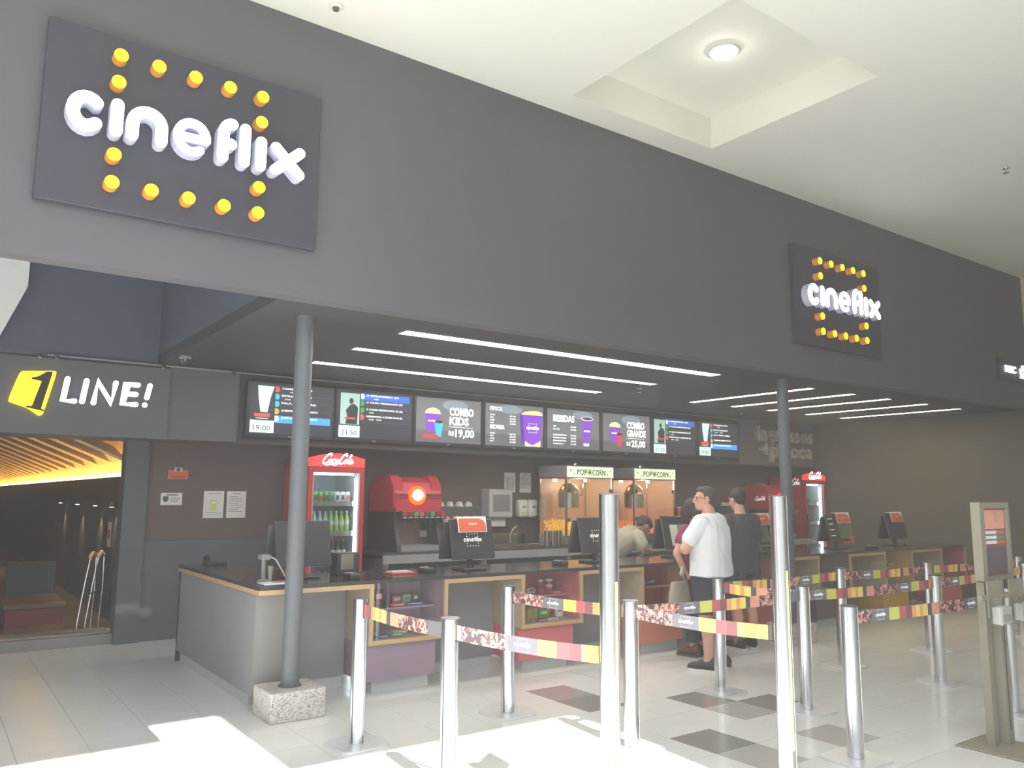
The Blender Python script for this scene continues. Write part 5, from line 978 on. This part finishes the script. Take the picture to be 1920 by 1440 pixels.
b = MB(); hv = MB(); hv.ell((0, -.02, .035), (.09, .105, .095)); hv.ell((-.075, .03, -.04), (.025, .06, .1)); hv.ell((.075, .03, -.04), (.025, .06, .1)); b.add(xf(hv.v, hc, 0), hv.f); loft(b, [((0, -.06, 1.16), .1, .045), ((0, -.06, 1.3), .105, .06), ((0, -.05, 1.42), .088, .07), ((0, -.04, 1.5), .08, .08)]); fuse('hair', b, 'hair_dark', t, .01, 3, .006)
shoe(t, -.095, .05, .05, 'bench', 'dark', .25); shoe(t, .095, .05, -.05, 'bench', 'dark', .25)
t.rotation_euler = (0, 0, math.radians(6))
# her bag hangs from the left hand
t = thing('handbag', 'beige handbag with round brown handle hanging from the woman in maroon', 'bag', (6.26, 5.78, .55))
loftb = loft(MB(), [((6.26, 5.78, .56), .15, .05), ((6.26, 5.78, .66), .14, .055), ((6.26, 5.78, .76), .11, .03)]); obj('pouch', loftb, 'bagc', t, True)
obj('handle', MB().tube([(6.3+.055*math.cos(q*math.pi/8), 5.78, .775+.075*math.sin(q*math.pi/8)) for q in range(17)], .009, 8), 'bench', t, True); obj('scarf', MB().ell((6.3, 5.77, .87), (.03, .02, .045), 8, 6).ell((6.28, 5.765, .845), (.025, .015, .03), 8, 6), 'patt', t, True)
# --- person in black at the next till
t = thing('person', 'person in black t-shirt and black shorts mostly behind the man in white', 'person', (7.3, 5.82, 0), local=True); hc = (0, .05, 1.58)
b = MB()
for s_ in (-1, 1): limb(b, [((s_*.1, 0, .86), .095), ((s_*.105, .01, .47), .062), ((s_*.105, -.02, .32), .06), ((s_*.105, 0, .1), .04)]); limb(b, [((s_*.105, 0, .1), .04), ((s_*.11, .09, .04), .03)])
loft(b, [((0, 0, .8), .17, .12), ((0, 0, 1.0), .17, .12), ((0, 0, 1.2), .18, .12), ((0, 0, 1.36), .18, .105), ((0, 0, 1.42), .1, .075)]); limb(b, [((0, 0, 1.38), .065), ((0, .03, 1.5), .054)]); head_vol(b, hc, 0, 1.0, .2)
for s_ in (-1, 1): limb(b, [((s_*.19, 0, 1.36), .058), ((s_*.24, .05, 1.1), .046), ((s_*.16, .27, 1.05), .034)]); hand(b, (s_*.16, .27, 1.05), (-s_*.2, 1, 0), (0, 0, 1), .3)
fuse('body', b, 'skin', t, .009, 3)
b = MB(); loft(b, [((0, 0, .8), .2, .145), ((0, 0, 1.0), .19, .14), ((0, 0, 1.2), .2, .14), ((0, 0, 1.34), .2, .12), ((0, 0, 1.43), .11, .085)])
for s_ in (-1, 1): limb(b, [((s_*.185, 0, 1.355), .076), ((s_*.235, .03, 1.18), .08)])
fuse('t_shirt', b, 'blackcloth', t, .012, 4, .006)
b = MB(); loft(b, [((0, 0, .78), .19, .135), ((0, 0, .88), .18, .13)])
for s_ in (-1, 1): loft(b, [((s_*.11, 0, .47), .1, .11), ((s_*.1, 0, .84), .1, .125)])
fuse('shorts', b, 'blackcloth', t, .012, 4, .005)
b = MB()
for s_ in (-1, 1): b.lathe(s_*.105, 0, [(.045, .06), (.05, .14), (.056, .2), (.05, .2)], 14)
obj('socks', b, 'grey', t, True)
b = MB(); hv = MB(); hv.ell((0, -.02, .04), (.085, .1, .09)); hv.ell((0, -.06, -.01), (.068, .05, .06)); b.add(xf(hv.v, hc, 0, .2), hv.f); fuse('hair', b, 'hair_dark', t, .01, 2, .004)
shoe(t, -.11, .05, .1, 'black'); shoe(t, .11, .05, -.35, 'black'); t.rotation_euler = (0, 0, math.radians(-8))
# --- clerk bending over behind the counter
t = thing('person', 'clerk in beige shirt and dark cap bending over behind the counter', 'person', (6.85, 7.45, 0), local=True); hc = (.575, -.02, 1.235)
b = MB()     # faces +X in this frame
for s_ in (-1, 1): limb(b, [((-.05, s_*.1, .88), .1), ((0, s_*.1, .46), .065), ((-.03, s_*.1, .1), .04)]); limb(b, [((-.03, s_*.1, .1), .04), ((.08, s_*.1, .04), .03)])
capsule(b, (-.04, 0, .92), (.2, 0, 1.04), .14, .14); capsule(b, (.2, 0, 1.04), (.36, 0, 1.12), .14, .12)
for s_ in (-1, 1): limb(b, [((.36, s_*.16, 1.12), .06), ((.36, s_*.22, .96), .048), ((.5, s_*.2, .935), .034)]); hand(b, (.5, s_*.2, .945), (1, 0, 0), (0, 0, 1), .15)
limb(b, [((.38, 0, 1.13), .065), ((.52, -.01, 1.2), .055)]); head_vol(b, hc, math.radians(-98), 1.0, .55)
fuse('body', b, 'skin_tan', t, .008, 3)
b = MB(); capsule(b, (-.02, 0, .94), (.2, 0, 1.045), .17, .17); capsule(b, (.2, 0, 1.045), (.35, 0, 1.115), .17, .145)
for s_ in (-1, 1): limb(b, [((.35, s_*.15, 1.12), .08), ((.36, s_*.21, 1.02), .078)])
fuse('shirt', b, 'beigeshirt', t, .012, 4, .007)
obj('apron_strap', MB().tube([(.42, -.09, 1.06), (.47, -.06, 1.2), (.46, 0, 1.235), (.47, .06, 1.2), (.42, .09, 1.06)], .012, 6), 'dark', t, True); 
b = MB(); capsule(b, (-.06, 0, .78), (-.03, 0, .9), .16, .16)
for s_ in (-1, 1): limb(b, [((-.05, s_*.1, .84), .115), ((0, s_*.1, .46), .08), ((-.03, s_*.1, .1), .065)])
fuse('trousers', b, 'blackcloth', t, .013, 4)
b = MB(); hv = MB(); hv.ell((0, -.015, .055), (.092, .108, .075)); hv.ell((0, -.07, .01), (.07, .05, .055)); capsule(hv, (-.05, .07, .045), (.05, .07, .045), .024, .024); b.add(xf(hv.v, hc, math.radians(-98), .55), hv.f); fuse('cap', b, 'cap', t, .009, 3)
obj('cap_badge', MB().add(xf([(-.025, .098, .06), (.025, .098, .06), (.025, .09, .085), (-.025, .09, .085)], hc, math.radians(-98), .55), [(0, 1, 2, 3)]), 'grey_light', t)
for s_ in (-1, 1): shoe(t, .02, s_*.1, -math.pi/2, 'black', 'dark')
# ================================================================== GLARE VEIL
# added thin scattering volume around the whole building, imitating veiling glare of the lens
hz = bpy.data.materials.new('glare_veil'); hz.use_nodes = True; nt = hz.node_tree; nt.nodes.clear(); oo = nt.nodes.new('ShaderNodeOutputMaterial'); vs = nt.nodes.new('ShaderNodeVolumeScatter'); vs.inputs['Density'].default_value = .015; vs.inputs['Anisotropy'].default_value = .3
nt.links.new(vs.outputs[0], oo.inputs['Volume']); M['glare_veil'] = hz
o = obj('glare_veil', MB().box(-7, 15, -6, 35, -1, 7), 'glare_veil'); tag(o, 'added thin scattering volume imitating veiling glare of the lens', 'glare_veil', kind='stuff')
